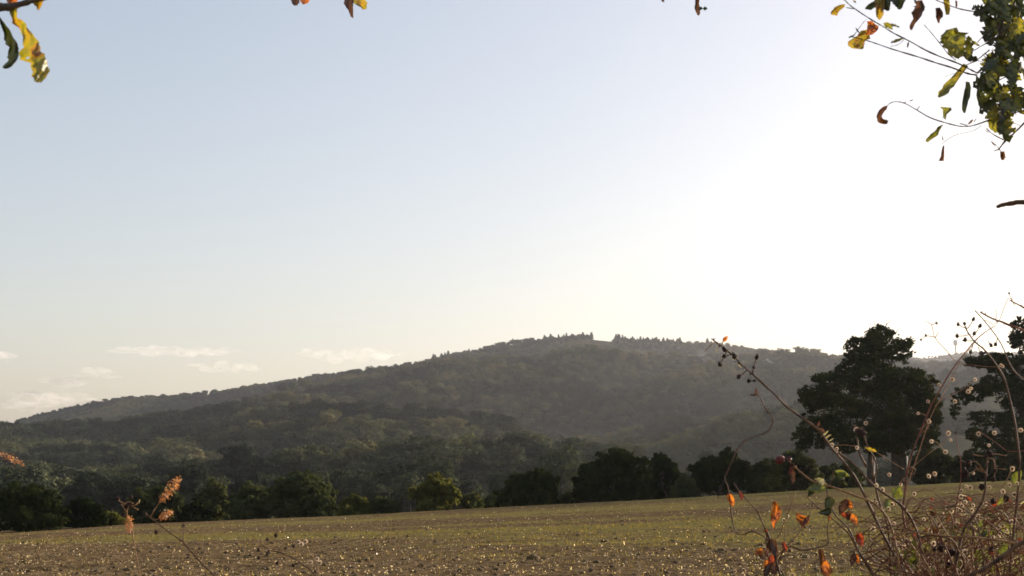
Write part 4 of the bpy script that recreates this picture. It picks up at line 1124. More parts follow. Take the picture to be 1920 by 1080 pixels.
bl = [((1672, 940), (1676, 905)), ((1668, 935), (1664, 958)), ((1690, 935), (1672, 915)), ((1705, 1060), (1712, 1010)), ((1700, 1050), (1738, 1020)), ((1690, 1065), (1668, 1085)), ((1720, 1070), (1700, 1035)), ((1830, 1005), (1846, 975)), ((1840, 1000), (1868, 1002)),
      ((1820, 1010), (1806, 985)), ((1825, 1060), (1830, 1030)), ((1815, 1050), (1845, 1040)), ((1800, 1065), (1782, 1045)), ((1895, 1080), (1902, 1052)), ((1885, 1070), (1912, 1075)), ((1897, 905), (1912, 882)), ((1905, 1062), (1925, 1040)), ((1750, 1080), (1740, 1052)), ((1862, 1078), (1850, 1055)),
      ((1865, 950), (1878, 930)), ((1760, 1060), (1782, 1068)), ((1682, 1050), (1690, 1022)), ((1730, 1050), (1748, 1075)), ((1880, 1000), (1895, 978)), ((1790, 1010), (1776, 990)), ((1870, 1040), (1884, 1016)), ((1838, 1030), (1858, 1046)), ((1718, 1035), (1702, 1060))]
for a, b in bl:
    leaf(bb, a, b, rnd.uniform(2.6, 3.05), 'round', rnd.choice(('bramble_leaf', 'bramble_leaf', 'bramble_leaf', 'pale_leaf_near') if 'pale_leaf_near' in M else ('bramble_leaf',)), rnd.choice(('flat', 'cup', 'flat')), rnd.uniform(-.7, .7))
for k in range(110):
    x = rr_.uniform(1660, 1918); y = 1080 - 150 * rr_.random() * min(1, (x - 1600) / 150)
    a = rr_.uniform(0, 6.28); L = rr_.uniform(6, 19)
    leaf(bb, (x, y), (x + L * math.cos(a), y + L * math.sin(a)), rr_.uniform(2.5, 2.9), 'round', rr_.choice(('brown_leaf', 'red_leaf', 'pale_curl', 'brown_leaf', 'brown_leaf', 'oak_dark', 'brown_leaf')), 'roll', rr_.uniform(-.6, .6))
bp3 = [(320,425),(365,455),(390,497),(310,525),(325,550),(285,550),(410,593),(435,560),(350,672),(450,700),(270,738),(300,738),(500,878),(558,937),(645,990),(690,935),(780,985),(705,1000),(560,1040),(935,465),(970,430),(1000,440),(957,510),(965,545),(905,555),(935,505),(910,595),(928,605),(940,570),(1110,558),
       (1235,465),(1285,420),(1320,490),(1080,665),(935,900),(965,905),(1020,912),(1040,905),(770,705),(665,670),(595,487),(1300,975),(1080,1030),(1135,135),(1175,45),(1060,52),(1365,25),(1305,305),(1020,335),(1140,440),(1340,410),(1240,470)]
burrs(bb, [c3(*q) for q in bp3], 2.62)
more = []
for k in range(85):
    x = rr_.uniform(1670, 1920); y = 1080 - 150 * rr_.random() ** 1.1 * min(1, (x - 1630) / 160)
    more.append((x, y))
burrs(bb, more, 2.7, (0.0034, 0.0056))
for (x, y) in more[:50] + [c3(*q) for q in bp3[:30]]:
    a = rr_.uniform(0.6, 2.5); L = rr_.uniform(14, 34)
    stem(bb, [(x, y), (x + 0.5 * L * math.cos(a) + 2, y + 0.5 * L * math.sin(a)), (x + L * math.cos(a), y + L * math.sin(a))], 2.66, 0.0004, 0.0005, 'dry_stem', 'stalk', knob=0, sides=4)
lf = empty('goosegrass_stem', (0.2, 2.5, 0.0), 'low sprig of burrs at the very bottom left of the withered plant', 'weed', 'dry weed stems')
stem(lf, [(1372, 1048), (1380, 1062), (1392, 1080)], 2.6, 0.0005, 0.0008, 'dry_stem', ground=True, sides=5)
stem(lf, [(1400, 1060), (1396, 1072), (1392, 1082)], 2.6, 0.0005, 0.0008, 'dry_stem', 'stalk', sides=5)
burrs(lf, [(1378, 1071), (1395, 1069), (1479, 1076), (1487, 1078), (1470, 975), (1477, 968), (1393, 1078)], 2.6)
stem(lf, [(1478, 968), (1474, 985), (1470, 1020), (1474, 1080)], 2.6, 0.0004, 0.0007, 'dry_stem', ground=True, sides=4)

# --- dry stems at the left
def seed_head(parent, a, b, Y, wpx):
    """fluffy withered head made of many small twisted scraps along a line"""
    p, q = P(a[0], a[1], Y), P(b[0], b[1], Y)
    V_, F_ = [], []
    wdt = wpx / F * Y
    for k in range(240):
        t = rnd.random()
        c = p.lerp(q, t) + Vector((rnd.gauss(0, 1), rnd.gauss(0, 1), rnd.gauss(0, 1))) * wdt * 0.26 * math.sin(math.pi * (0.12 + 0.8 * t))
        d1 = Vector((rnd.gauss(0, 1), rnd.gauss(0, 1), rnd.gauss(0, 1))).normalized() * wdt * rnd.uniform(.05, .17)
        d2 = Vector((rnd.gauss(0, 1), rnd.gauss(0, 1), rnd.gauss(0, 1))).normalized() * wdt * rnd.uniform(.04, .12)
        b0 = len(V_); V_ += [c - d1, c + d2, c + d1, c - d2 * .6 + d1 * .1]; F_.append((b0, b0+1, b0+2, b0+3))
    return local_obj('seed_head', V_, F_, M['fluff'], parent, False)

l1 = empty('dry_stem', (-0.46, 2.3, 0.0), 'dry slanting stem with fluffy orange heads at the lower left', 'weed', 'dry weed stems')
q1 = stem(l1, [(272, 961), (278, 967), (296, 981), (319, 999), (342, 1016), (360, 1036), (379, 1057), (402, 1080)], 2.2, 0.0009, 0.0019, 'cane', ground=True, knob=0.3)
stem(l1, [(265, 972), (271, 968), (279, 967)], 2.2, 0.0005, 0.0006, 'cane', 'twig'); stem(l1, [(268, 958), (274, 964)], 2.2, 0.0005, 0.0006, 'cane', 'twig')
stem(l1, [(344, 985), (344, 1000), (343, 1016)], 2.2, 0.0005, 0.0008, 'cane', 'stalk'); put(l1, 'bud', BERRY[0], P(344, 986, 2.2), 0.0034)
stem(l1, [(301, 940), (292, 952), (286, 962), (282, 970)], 2.2, 0.0005, 0.0007, 'dry_stem', 'stalk')
stem(l1, [(301, 972), (294, 974), (288, 975)], 2.2, 0.0005, 0.0007, 'dry_stem', 'stalk')
seed_head(l1, (336, 897), (300, 941), 2.2, 22); seed_head(l1, (321, 960), (301, 972), 2.2, 16)
put(l1, 'bud', BERRY[1], P(293, 998, 2.2), 0.0042); stem(l1, [(294, 996), (300, 990), (306, 988)], 2.2, 0.0004, 0.0006, 'dry_stem', 'stalk')
l1b = empty('dry_stem', (-0.62, 2.35, 0.0), 'dark berry cluster with stiff stalks and a hanging orange scrap at the lower left', 'weed', 'dry weed stems')
for pts in ([(218, 933), (226, 941), (236, 945)], [(262, 938), (254, 947), (243, 948)], [(259, 956), (250, 951), (242, 949)], [(228, 946), (234, 955), (238, 962)], [(231, 948), (240, 941), (250, 944)]):
    stem(l1b, pts, 2.25, 0.0008, 0.0012, 'dry_stem', 'stalk', knob=0.4)
stem(l1b, [(241, 948), (238, 962), (240, 972), (246, 985), (252, 1020), (262, 1080)], 2.25, 0.0007, 0.0011, 'dry_stem', ground=True)
for x, y, r in ((241, 948, .006), (220, 934, .0045), (235, 951, .004), (231, 965, .004), (246, 932, .004), (255, 946, .003)): put(l1b, 'berry', rnd.choice(BERRY), P(x, y, 2.25), r)
leaf(l1b, (261, 944), (263, 936), 2.25, 'sliver', 'pale_curl', 'roll')
seed_head(l1b, (241, 970), (243, 998), 2.25, 17)
l2 = empty('dry_stem', (-0.30, 2.4, 0.0), 'low dry stem with small round buds at the bottom left of centre', 'weed', 'dry weed stems')
stem(l2, [(489, 1020), (505, 1031), (525, 1036), (551, 1047), (571, 1062), (592, 1080)], 2.3, 0.0008, 0.0016, 'cane', ground=True)
for x, y, jx, jy in [(1240,745,1300,735),(1385,628,1350,740),(1315,662,1330,745),(1325,765,1335,755),(1245,812,1300,760),(1395,855,1430,780),(1465,735,1425,775),(1530,720,1515,800),(1525,875,1560,835)]:
    a, b = c6(x, y), c6(jx, jy)
    stem(l2, [a, ((a[0]+b[0])/2 + 1, (a[1]+b[1])/2), b], 2.3, 0.0004, 0.0006, 'dry_stem', 'stalk', knob=0)
    put(l2, 'bud', rnd.choice(BERRY), P(a[0], a[1], 2.3), rnd.uniform(0.0026, 0.0036))
l3 = empty('goosegrass_stem', (-0.28, 2.6, 0.0), 'wispy sprig with a few pale burrs right of the low dry stem', 'weed', 'dry weed stems')
stem(l3, [(572, 1014), (580, 1035), (592, 1052), (600, 1080)], 2.5, 0.0004, 0.0007, 'dry_stem', ground=True, sides=4)
burrs(l3, [(560, 1016), (573, 1015), (583, 1054), (595, 1048), (600, 1055), (566, 1020)], 2.5, (0.0040, 0.0052))
stem(l3, [(560, 1016), (568, 1020), (576, 1026)], 2.5, 0.0003, 0.0004, 'dry_stem', 'stalk', sides=4)
l4 = empty('dry_stem', (-1.1, 2.3, 0.0), 'orange feathery seed head leaning in at the left edge', 'weed', 'dry weed stems')
stem(l4, [(4, 850), (-30, 838), (-80, 850), (-140, 940), (-170, 1080)], 2.25, 0.0006, 0.0014, 'dry_stem', ground=True)
seed_head(l4, (-6, 847), (45, 873), 2.25, 15)

# ------------------------------------------------------------------ oaks overhead
def trunk_of(root, r, H, lean):
    V, Fc, q = tube([root.location + Vector((0, 0, -0.3)), root.location + Vector((lean * .2, 0, 1.0)), root.location + Vector((lean * .6, 0.1, 2.6)), root.location + Vector((lean, 0.1, H))], [r * 1.4, r, r * 0.9, r * 0.5], 10, 4, 0.12)
    local_obj('trunk', V, Fc, M['tree_bark'], root)
ok = empty('overhanging_oak', (3.3, 1.4, 0.0), 'oak hanging twigs of green and yellow leaves into the top right of the view', 'tree')
trunk_of(ok, 0.2, 4.6, -0.2)
Yo = 2.1
def wstem(parent, pts3, r0, r1, mat='twig', name='branch'):
    m = len(pts3); V, Fc, q = tube(pts3, [r0 + (r1 - r0) * k / (m - 1) for k in range(m)], 7, 4, 0.2)
    local_obj(name, V, Fc, M[mat], parent)
hub = P(1905, -120, Yo)
wstem(ok, [Vector((3.2, 1.45, 3.3)), Vector((2.4, 1.8, 3.15)), Vector((1.5, 2.05, 2.85)), hub], 0.05, 0.012)
wstem(ok, [hub, P(1890, -40, Yo), P(1875, 60, Yo), P(1862, 160, Yo), P(1872, 225, Yo)], 0.006, 0.0015, name='twig')
wstem(ok, [Vector((1.5, 2.05, 2.85)), P(1500, -230, Yo), P(1250, -150, Yo), P(900, -110, Yo), P(640, -85, Yo), P(540, -70, Yo)], 0.014, 0.003)
for pts, r0, r1 in [([(1325, -176), (1314, -80), (1308, 0)], .002, .001), ([(1255, -152), (1250, -30), (1243, -5)], .0015, .0008), ([(665, -80), (662, -40), (658, -10)], .0015, .0008), ([(572, -75), (568, -40), (564, -14)], .0015, .0008), ([(690, -85), (680, -40), (672, -12)], .0015, .0008)]:
    stem(ok, pts, Yo, r0, r1, 'twig', 'twig')
tw = [([(389,0),(420,30),(500,85),(575,130),(640,170),(720,210),(800,255),(880,290),(960,320),(1010,345),(1060,370)], .0012, .0022),
      ([(410,185),(440,190),(510,208),(560,225),(640,252),(760,288),(850,318),(930,342),(1010,372),(1060,380)], .0009, .0020),
      ([(790,125),(830,170),(870,220),(910,270),(950,305)], .0006, .0012),
      ([(850,0),(900,20),(960,42),(1040,58),(1120,65),(1190,50)], .0010, .0018),
      ([(1050,40),(1090,52),(1130,58)], .0007, .001),
      ([(605,530),(640,515),(690,522),(750,555),(820,595),(900,622),(980,640),(1040,635),(1120,608),(1200,585),(1290,560)], .0008, .0017),
      ([(880,730),(910,705),(960,680),(1040,662),(1080,635)], .0004, .0007),
      ([(1165,760),(1200,715),(1240,680),(1290,630),(1330,580)], .0022, .0026),
      ([(1105,650),(1140,680),(1200,712)], .001, .0014), ([(1145,765),(1170,755)], .001, .0012), ([(1130,715),(1155,735),(1170,755)], .0008, .001), ([(1200,618),(1250,625),(1285,640)], .0005, .0008),
      ([(970,625),(1010,635)], .0012, .0014), ([(1170,755),(1190,780),(1208,802)], .0009, .0006), ([(770,535),(755,555)], .0006, .0009), ([(880,605),(895,570),(900,545)], .0004, .0005), ([(895,390),(940,372),(985,375)], .0004, .0006), ([(500,95),(470,130),(430,185)], .0005, .0008), ([(395,38),(440,45)], .0007, .0009),
      ([(620,235),(660,225),(690,200)], .0005, .0007), ([(1230,0),(1250,30),(1290,45)], .001, .001), ([(1060,370),(1130,300),(1190,200),(1230,80),(1260,-40)], .0022, .003), ([(1260,170),(1300,185),(1340,170)], .0016, .002)]
for pts, r0, r1 in tw:
    stem(ok, [c1(*q) for q in pts], Yo, r0 * 0.7, r1 * 0.7, 'twig', 'twig', knob=0.6, wob=0.01)
stem(ok, [(1890, -40), (1800, -35), (1755, 0)], Yo, .0016, .0010, 'twig', 'twig'); stem(ok, [(1905, -120), (1820, -85), (1660, -50), (1620, -25), (1582, 0)], Yo, .003, .0012, 'twig', 'twig'); stem(ok, [(1882, 20), (1830, -10), (1755, -2)], Yo, .002, .0014, 'twig', 'twig')
stem(ok, [c1(1290, 560), (1935, 200), (1950, 60), (1905, -120)], Yo, .0018, .003, 'twig', 'twig'); stem(ok, [c1(1330, 580), (1945, 190), (1965, 40), (1905, -120)], Yo, .0026, .004, 'twig', 'twig')
OL = [  # base, tip in the enlarged corner; material, style, roll
    ((345,50),(325,78),'brown_leaf','roll',.3), ((430,0),(445,18),'oak_green','cup',.2),
    ((570,-20),(600,55),'oak_dark','flat',.3), ((590,-30),(640,20),'oak_dark','cup',.1), ((650,-30),(665,48),'oak_dark','cup',.6), ((680,-20),(655,30),'oak_dark','roll',.6),
    ((760,0),(770,80),'oak_dark','cup',.7), ((750,30),(738,100),'brown_leaf','roll',.3), ((770,10),(790,60),'oak_dark','roll',.2), ((745,-20),(745,25),'oak_dark','roll',.2),
    ((950,0),(958,50),'brown_leaf','roll',.4), ((910,0),(905,45),'oak_yellow','roll',.2),
    ((560,130),(500,190),'oak_yellow','cup',.4), ((495,155),(455,195),'oak_yellow','cup',.2), ((490,205),(470,250),'brown_leaf','cup',.4), ((445,140),(460,170),'oak_dark','roll',.3), ((440,175),(412,205),'brown_leaf','roll',.6),
    ((585,120),(632,145),'oak_green','cup',.4), ((625,118),(665,140),'oak_dark','roll',.4), ((685,195),(622,240),'oak_green','roll',.5), ((715,210),(705,250),'brown_leaf','roll',.4),
    ((1010,300),(1000,190),'oak_green','flat',.3), ((1020,195),(1070,235),'oak_green','roll',.4), ((1070,310),(950,285),'oak_dark','cup',.2),
    ((1075,500),(1105,535),'oak_dark','roll',.2),
    ((885,632),(858,655),'oak_green','roll',.5), ((880,690),(888,715),'oak_dark','roll',.3), ((1130,715),(1150,740),'brown_leaf','roll',.3), ((1180,765),(1190,812),'brown_leaf','cup',.2),
    ((1180,580),(1185,655),'oak_green','cup',.2), ((1235,490),(1230,560),'brown_leaf','roll',.4), ((1240,450),(1285,490),'oak_green','cup',.4), ((1100,660),(1118,670),'brown_leaf','roll',.4), ((1040,620),(1050,600),'brown_leaf','roll',.4), ((1010,630),(1030,605),'brown_leaf','cup',.4),
    ((735,505),(715,520),'brown_leaf','roll',.4), ((700,515),(685,530),'brown_leaf','roll',.4)]
for a, b, mt_, st, rl in OL:
    a, b = c1(*a), c1(*b)
    leaf(ok, a, b, Yo + rnd.uniform(-.03, .03), 'oak' if st in ('flat', 'cup') else 'sliver', mt_, st, rl)
# curled brown leaf
# dense mass of leaves on the main twig
for k in range(92):
    t = rr_.random()
    y = -30 + 640 * t
    halfw = 58 if 60 < y < 480 else (80 if y <= 60 else 30)
    x = 1180 + (20 if y < 300 else 0) - (75 * rr_.random() if 230 < y < 430 else 0) + rr_.uniform(-1, 1) * halfw + (35 * rr_.random() if 200 < y < 500 else 0)
    if 60 < y < 200: x = rr_.uniform(1130, 1330)
    a = c1(x, y); an = rr_.uniform(0.2, 2.9); L = rr_.uniform(35, 70)
    b = (a[0] + L * 0.7 * math.cos(an), a[1] + L * math.sin(an))
    leaf(ok, a, b, Yo + rr_.uniform(-.12, .14), 'oak', rr_.choice(('oak_dark', 'oak_dark', 'oak_green', 'oak_dark', 'oak_dark', 'oak_dark')), rr_.choice(('flat', 'cup', 'cup')), rr_.uniform(-.8, .8))
for k in range(34):
    a = (rr_.uniform(1885, 1990), rr_.uniform(-60, 190)); an = rr_.uniform(0.2, 2.9); L = rr_.uniform(28, 60)
    leaf(ok, a, (a[0] + L * 0.7 * math.cos(an), a[1] + L * math.sin(an)), Yo + rr_.uniform(-.12, .14), 'oak', rr_.choice(('oak_dark', 'oak_green', 'oak_dark', 'oak_dark')), rr_.choice(('flat', 'cup')), rr_.uniform(-.8, .8))
for k in range(16):
    a = (rr_.uniform(1830, 1900), rr_.uniform(-30, 20)); an = rr_.uniform(0.2, 2.9); L = rr_.uniform(28, 55)
    leaf(ok, a, (a[0] + L * 0.7 * math.cos(an), a[1] + L * math.sin(an)), Yo + rr_.uniform(-.12, .14), 'oak', rr_.choice(('oak_dark', 'oak_green')), 'cup', rr_.uniform(-.8, .8))
lo = empty('overhanging_oak', (-3.0, 1.2, 0.0), 'oak whose twig and curled yellow leaves hang in the top left corner', 'tree')
trunk_of(lo, 0.18, 4.2, 0.2)
Yl = 1.75
wstem(lo, [Vector((-2.9, 1.25, 2.7)), Vector((-2.0, 1.5, 2.62)), Vector((-1.2, 1.7, 2.45)), P(-60, 30, Yl)], 0.035, 0.007)
stem(lo, [ct(-330, 130), ct(0, 75), ct(100, 72), ct(180, 50), ct(290, 20), ct(350, 8), ct(450, -12), ct(600, -60)], Yl, 0.0064, 0.0014, 'twig', 'twig', knob=0.3)
leaf(lo, ct(20, 20), ct(-20, 80), Yl, 'oak', 'oak_green', 'cup', .3); leaf(lo, ct(-40, 540), ct(2, 600), Yl, 'oak', 'brown_leaf', 'cup', .3); leaf(lo, ct(170, 75), ct(175, 125), Yl, 'sliver', 'pale_curl', 'cup', .3)
for k in range(22):                                         # fine side twigs through the leaf cluster
    a = c1(rr_.uniform(1090, 1250), rr_.uniform(20, 560)); an = rr_.uniform(0.3, 3.0) if rr_.random() < .7 else rr_.uniform(-.6, .3); L = rr_.uniform(25, 75)
    b = (a[0] + L * math.cos(an), a[1] + L * math.sin(an)); mth = ((a[0] + b[0]) / 2 + rr_.uniform(-6, 6), (a[1] + b[1]) / 2 + rr_.uniform(-6, 6))
    stem(ok, [a, mth, b], Yo + rr_.uniform(-.06, .06), 0.0011, 0.0006, 'twig', 'twig', knob=0.5)
# hero leaves built to their own outlines: rows of (left x, y, right x, y)
def outline_leaf(parent, prof, conv, Y, mat, amp=0.012, label=None, nc=9, phase=0.0, hole=None):
    org = conv(prof[0][0], prof[0][1]); o3 = P(org[0], org[1], Y)
    q = conv(prof[-1][2], prof[-1][3]); L = (P(q[0], q[1], Y) - o3).length
    V_, F_ = [], []
    fine = []
    for i_ in range(len(prof) - 1):
        for t in (0, 0.5): fine.append([prof[i_][k] * (1 - t) + prof[i_ + 1][k] * t for k in range(4)])
    fine.append(list(prof[-1]))
    for i_, (xa, ya, xb, yb) in enumerate(fine):
        wob = (rnd.uniform(-0.06, 0.06), rnd.uniform(-0.06, 0.06)) if 0 < i_ < len(fine) - 1 else (0, 0)
        if mat == 'oak_green': wob = (wob[0] * 1.8, wob[1] * 1.8)
        for j in range(nc):
            s_ = j / (nc - 1); s2 = wob[0] + s_ * (1 + wob[1] - wob[0])
            a = conv(xa + (xb - xa) * s2, ya + (yb - ya) * s2)
            dep = amp * math.sin(math.pi * s_ + i_ * 0.13 + phase) + amp * 0.35 * math.sin(i_ * 0.9 + j * 1.3)
            V_.append((P(a[0], a[1], Y + dep) - o3) / L)
    for i_ in range(len(fine) - 1):
        for j in range(nc - 1):
            if hole and (i_, j) in hole: continue
            a = i_ * nc + j; F_.append((a, a + 1, a + nc + 1, a + nc))
    me_ = mesh_py('leaf', V_, F_, True)
    o = link('leaf', me_, M[mat], parent)
    o.location = o3 - parent.location; o.scale = (L, L, L)
    if label: o['label'] = label
    return o
def cm(x, y): return (500 + x / 8.0, y / 8.0)
def cr(x, y): return (1200 + x / 9.0, y / 9.0)
outline_leaf(lo, [(100,85,175,85),(95,130,170,130),(120,190,175,180),(125,235,225,205),(185,275,262,245),(205,315,285,290),(235,365,335,350),(235,420,375,400),(235,480,405,450),(205,520,415,510),(198,560,445,545),(205,600,460,590),(320,640,475,625),(310,690,490,670),(325,730,500,705),(325,770,492,750),(345,800,465,790),(350,830,415,838)],
    ct, Yl - 0.01, 'oak_yellow', 0.008, 'long twisted yellow leaf with red brown spots', hole=[(21, 2)])
outline_leaf(lo, [(-10,170,0,172),(-5,220,45,235),(15,270,90,290),(35,330,125,350),(45,400,160,420),(60,450,185,470),(95,480,190,510),(85,540,190,560),(65,580,180,600),(90,605,155,630),(60,640,120,670),(25,670,90,690),(30,692,60,697)], ct, Yl, 'oak_dark', 0.015, 'dark curled leaf hanging at the very edge')
outline_leaf(lo, [(60,-20,180,-20),(62,15,182,10),(90,32,165,30),(110,42,150,38)], ct, Yl, 'orange_leaf', 0.006)
outline_leaf(lo, [(330,20,445,-10),(340,50,435,25),(370,65,425,55),(375,90,405,88),(378,104,392,102)], ct, Yl, 'oak_yellow', 0.006)
for prof, mat_ in [
    ([(900,152,955,138),(885,170,975,160),(880,190,1010,168),(862,205,1012,185),(880,225,1012,215),(895,240,1000,235),(910,262,990,260),(925,280,985,285),(945,292,965,300)], 'oak_green'),
    ([(590,537,610,533),(572,548,600,553),(556,568,585,572),(549,592,575,590),(553,612,580,600),(566,625,598,606),(590,630,611,612),(603,628,612,608)], 'brown_leaf'),
    ([(990,320,1015,335),(960,360,985,375),(925,400,955,420),(890,430,925,455),(865,465,900,480),(858,490,868,495)], 'oak_green'),
    ([(1000,412,1020,415),(998,440,1028,445),(990,480,1022,490),(982,520,1010,530),(982,555,1002,560),(990,572,998,573)], 'oak_dark'),
    ([(1060,430,1090,432),(1055,460,1085,470),(1055,500,1095,505),(1065,530,1108,525),(1072,545,1085,546)], 'oak_dark'),
    ([(1115,552,1190,550),(1105,575,1200,580),(1120,600,1195,605),(1112,630,1192,635),(1130,655,1180,650),(1145,672,1160,672)], 'oak_green'),
    ([(872,540,930,545),(885,555,930,556),(885,575,905,580),(890,600,900,608)], 'oak_green'),
    ([(862,640,890,632),(850,655,875,650),(825,680,860,685),(803,700,835,702),(798,715,808,722)], 'oak_green'),
    ([(470,155,500,150),(455,180,520,175),(415,200,515,195),(400,222,495,205),(405,232,485,235),(425,245,478,250)], 'oak_yellow'),
    ([(500,108,525,105),(505,130,560,135),(498,155,550,160),(495,178,530,175)], 'orange_leaf'),
    ([(540,-10,590,-5),(542,30,590,30),(545,60,585,70),(550,85,575,90),(560,100,567,102)], 'oak_yellow'),
    ([(555,-5,600,-10),(520,15,570,20),(500,30,545,38),(490,45,520,52)], 'oak_dark'),
    ([(590,-10,625,-10),(585,20,620,25),(590,45,615,50),(600,55,610,56)], 'oak_dark'),
    ([(640,-10,700,-10),(645,15,690,12),(650,35,680,38),(658,48,670,48)], 'oak_dark'),
    ([(360,25,390,20),(340,35,388,35),(330,45,370,48),(318,62,355,65),(320,75,352,80)], 'oak_yellow'),
    ([(745,5,780,0),(750,30,795,35),(725,65,785,65),(735,95,770,90),(715,130,745,120),(720,152,730,152)], 'brown_leaf'),
    ([(848,40,870,38),(848,60,885,62),(850,85,885,85),(853,100,872,98),(862,118,868,118)], 'brown_leaf'),
    ([(885,-10,915,-10),(890,30,922,30),(895,55,922,55),(900,75,918,75)], 'oak_yellow'),
    ([(1095,85,1130,80),(1093,110,1160,105),(1095,132,1180,130),(1120,150,1175,160)], 'oak_dark'),
    ([(885,738,893,736),(878,765,892,765),(876,790,893,790),(862,815,890,815)], 'brown_leaf'),
    ([(1175,768,1198,765),(1176,790,1202,785),(1180,810,1195,812)], 'brown_leaf'),
    ([(588,115,605,112),(590,130,625,125),(600,142,640,130),(640,120,665,140)], 'oak_green')]:
    outline_leaf(ok, prof, c1, Yo + rnd.uniform(-.02, .02), mat_, 0.008, phase=rnd.uniform(0, 2))
outline_leaf(ok, [(1170,-30,1290,-30),(1160,50,1300,60),(1180,100,1300,100),(1225,150,1298,150),(1240,200,1297,200),(1260,250,1300,250),(1290,268,1302,270)], cm, Yo, 'brown_leaf', 0.004)
outline_leaf(ok, [(1270,-20,1480,-20),(1300,40,1510,45),(1350,80,1505,80),(1430,120,1505,110),(1440,145,1490,140)], cm, Yo, 'oak_yellow', 0.004)
outline_leaf(ok, [(370,-30,490,-30),(375,40,488,40),(395,70,470,70),(415,85,455,84)], cm, Yo, 'brown_leaf', 0.003)
outline_leaf(ok, [(500,-30,645,-30),(510,30,640,20),(540,60,600,55),(550,68,560,66)], cm, Yo, 'orange_leaf', 0.003)
outline_leaf(ok, [(935,-40,1005,-40),(930,60,1000,60),(920,120,1005,110),(925,160,1010,170),(950,210,1015,210),(965,250,1010,245),(980,262,995,262)], cr, Yo, 'brown_leaf', 0.004)
outline_leaf(ok, [(1005,115,1005,180),(1040,115,1045,160),(1060,140,1065,150),(1090,110,1085,180),(1120,120,1120,165),(1138,145,1140,148)], cr, Yo, 'oak_dark', 0.003)
outline_leaf(ok, [(360,-40,410,-40),(362,20,408,25),(380,30,412,42)], cr, Yo, 'brown_leaf', 0.003)
outline_leaf(wp, [(700,498,720,498),(695,540,755,540),(690,580,775,580),(685,620,765,610),(690,650,745,640),(700,680,725,670),(705,715,713,715)], c4, Yw, 'orange_leaf', 0.006)
outline_leaf(wp, [(885,585,885,640),(910,595,905,665),(940,605,935,705),(960,615,955,680),(985,630,980,670)], c4, Yw, 'orange_leaf', 0.006)
outline_leaf(wp, [(1055,870,1085,870),(1058,920,1105,920),(1065,970,1120,970),(1070,1020,1145,1010),(1080,1060,1165,1030),(1100,1085,1175,1050)], c4, Yw, 'brown_leaf', 0.006)

# broken twig end at the right edge
bt_ = empty('dead_branch', (1.75, 2.2, 0.0), 'broken end of a bare dead branch poking in at the right edge of the sky', 'branch')
V, Fc, q = tube([P(1869, 388, 2.2), P(1880, 384, 2.2), P(1900, 381, 2.2), P(1925, 379, 2.2), P(2060, 384, 2.25), P(2280, 430, 2.3), Vector((1.55, 2.3, 1.55)), Vector((1.72, 2.25, 0.8)), Vector((1.75, 2.2, -0.03))], [.0024, .0032, .0040, .0042, .0050, .006, .008, .011, .014], 7, 5, 0.25)
local_obj('stem', V, Fc, M['cane'], bt_)

# ------------------------------------------------------------------ clouds, smoke, haze
def ellipsoids(name, items, mat, label, cat=None, kind=None, group=None):
    V_, F_ = [], []
    for c, r in items:
        b = len(V_); blob(V_, F_, Vector((0, 0, 0)), 1.0, 16, 10)
        for k in range(b, len(V_)):
            v = V_[k]; V_[k] = Vector((c.x + v.x * r[0], c.y + v.y * r[1], c.z + v.z * r[2]))
    o = link(name, mesh_py(name, V_, F_, True), mat)
    return tag(o, label, cat, group, kind)

M['cloud'] = volume('cloud_vapour', (1, 0.97, 0.92), 0.0006, 0.15)
_nt = M['cloud'].node_tree; _n, _l = _nt.nodes, _nt.links
_v = [x for x in _n if x.type == 'PRINCIPLED_VOLUME'][0]
_tc = _n.new('ShaderNodeTexCoord'); _mp = _n.new('ShaderNodeMapping'); _mp.inputs['Scale'].default_value = (0.0022, 0.0022, 0.009)
_nz = _n.new('ShaderNodeTexNoise'); _nz.inputs['Scale'].default_value = 1.0; _nz.inputs['Detail'].default_value = 4
_mr = _n.new('ShaderNodeMapRange'); _mr.inputs[1].default_value = 0.42; _mr.inputs[2].default_value = 0.72; _mr.inputs[4].default_value = 0.0013
_l.new(_tc.outputs['Object'], _mp.inputs[0]); _l.new(_mp.outputs[0], _nz.inputs['Vector']); _l.new(_nz.outputs['Fac'], _mr.inputs[0]); _l.new(_mr.outputs[0], _v.inputs['Density'])
DC = 26000.0
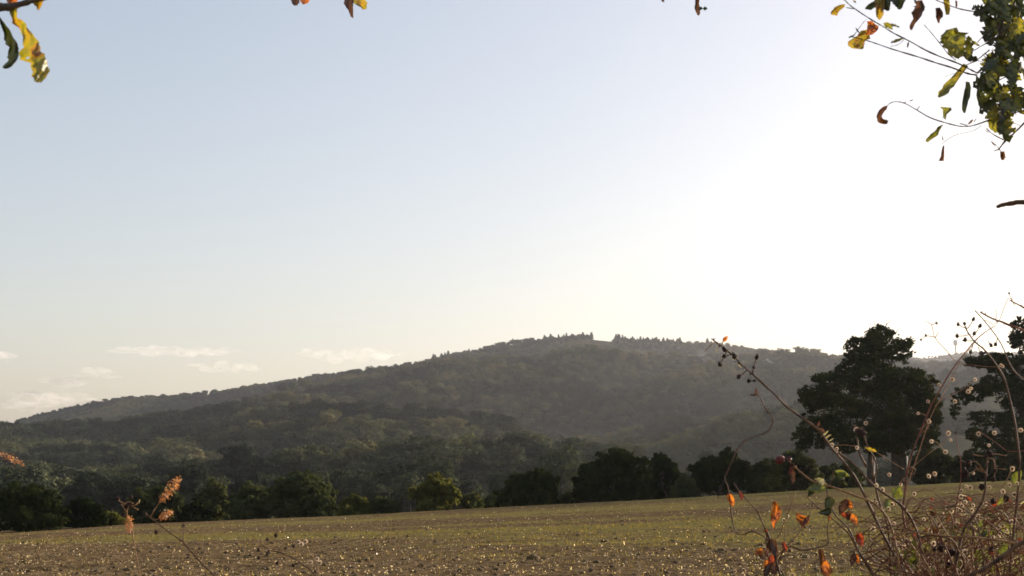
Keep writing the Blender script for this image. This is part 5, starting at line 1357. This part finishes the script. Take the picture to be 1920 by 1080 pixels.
for px, py, w, h, lab in [(330, 660, 225, 13, 'long thin cream cloud low over the left hill'), (425, 691, 105, 15, 'short cream cloud just under the long thin one'), (655, 667, 190, 19, 'lumpy cream cloud touching the hill shoulder'), (2, 668, 40, 12, 'scrap of cloud at the left edge of the sky'),
        (120, 718, 70, 14, 'small faint cloud over the low left ridge'), (185, 702, 60, 16, 'faint puff above the low left ridge'), (62, 752, 210, 26, 'pale cloud bank behind the left end of the ridge'), (1385, 634, 130, 9, 'bright streak of cloud on the ridge left of the tall oak')]:
    items = []
    w *= 1.12; h *= 1.45
    k_ = max(5, int(w / 14))
    for k in range(k_):
        t = (k + 0.5) / k_ * 2 - 1
        x = px + t * w * 0.46 + rnd.uniform(-5, 5)
        hh = h * (1 - abs(t) ** 2) * rnd.uniform(0.5, 1.0) + 3
        c = P(x, py + rnd.uniform(-2, 1) * h * 0.12, DC + rnd.uniform(-900, 900))
        sc = DC / F
        items.append((c, (w / k_ * sc * rnd.uniform(0.9, 1.6), 500, hh * 0.5 * sc)))
    ellipsoids('cloud', items, M['cloud'], lab, 'cloud', group='low evening clouds')

M['smoke'] = volume('smoke', (0.9, 0.93, 1.0), 0.09, 0.2)
M['smoke_thin'] = volume('thin_smoke', (0.9, 0.93, 1.0), 0.0025, 0.5)
def plume(pts, Y, mat, label):
    items = []
    for (x, y, r) in pts:
        c = P(x, y, Y); s_ = Y / F
        items.append((c, (r * s_, r * s_, r * s_ * 0.8)))
    ellipsoids('smoke', items, M[mat], label, kind='stuff')
plume([(1458, 690, 1.2), (1456, 688, 1.8), (1453, 686, 2.2), (1450, 684, 2.6), (1447, 681, 3), (1443, 678, 3.2), (1439, 675, 3)], 2050, 'smoke', 'white smoke plume rising from the hillside')
M['smoke_thin'].node_tree.nodes['Principled Volume'].inputs['Density'].default_value = 0.0032
plume([(1345, 690, 6), (1335, 682, 9), (1325, 674, 10), (1316, 664, 10), (1350, 696, 5)], 2000, 'smoke_thin', 'thin drifting smoke on the hillside behind the cane')
plume([(190, 806, 8), (175, 802, 12), (155, 796, 14), (130, 793, 12)], 1750, 'smoke_thin', 'thin blue smoke over the left wood')

M['haze'] = volume('haze_air', (0.93, 0.94, 1.0), 0.000050, 0.6)
hx, hy0, hy1, hz0, hz1 = 14600, -3300, 9400, -420, 420
me = mesh_py('haze', [Vector(v) for v in [(-hx,hy0,hz0),(hx,hy0,hz0),(hx,hy1,hz0),(-hx,hy1,hz0),(-hx,hy0,hz1),(hx,hy0,hz1),(hx,hy1,hz1),(-hx,hy1,hz1)]], [(0,3,2,1),(4,5,6,7),(0,1,5,4),(1,2,6,5),(2,3,7,6),(3,0,4,7)], False)
tag(link('haze', me, M['haze']), 'evening haze over the valley', None, None, 'stuff')
print('tris', sum(len(o.data.polygons) for o in scene.objects if o.type == 'MESH'))
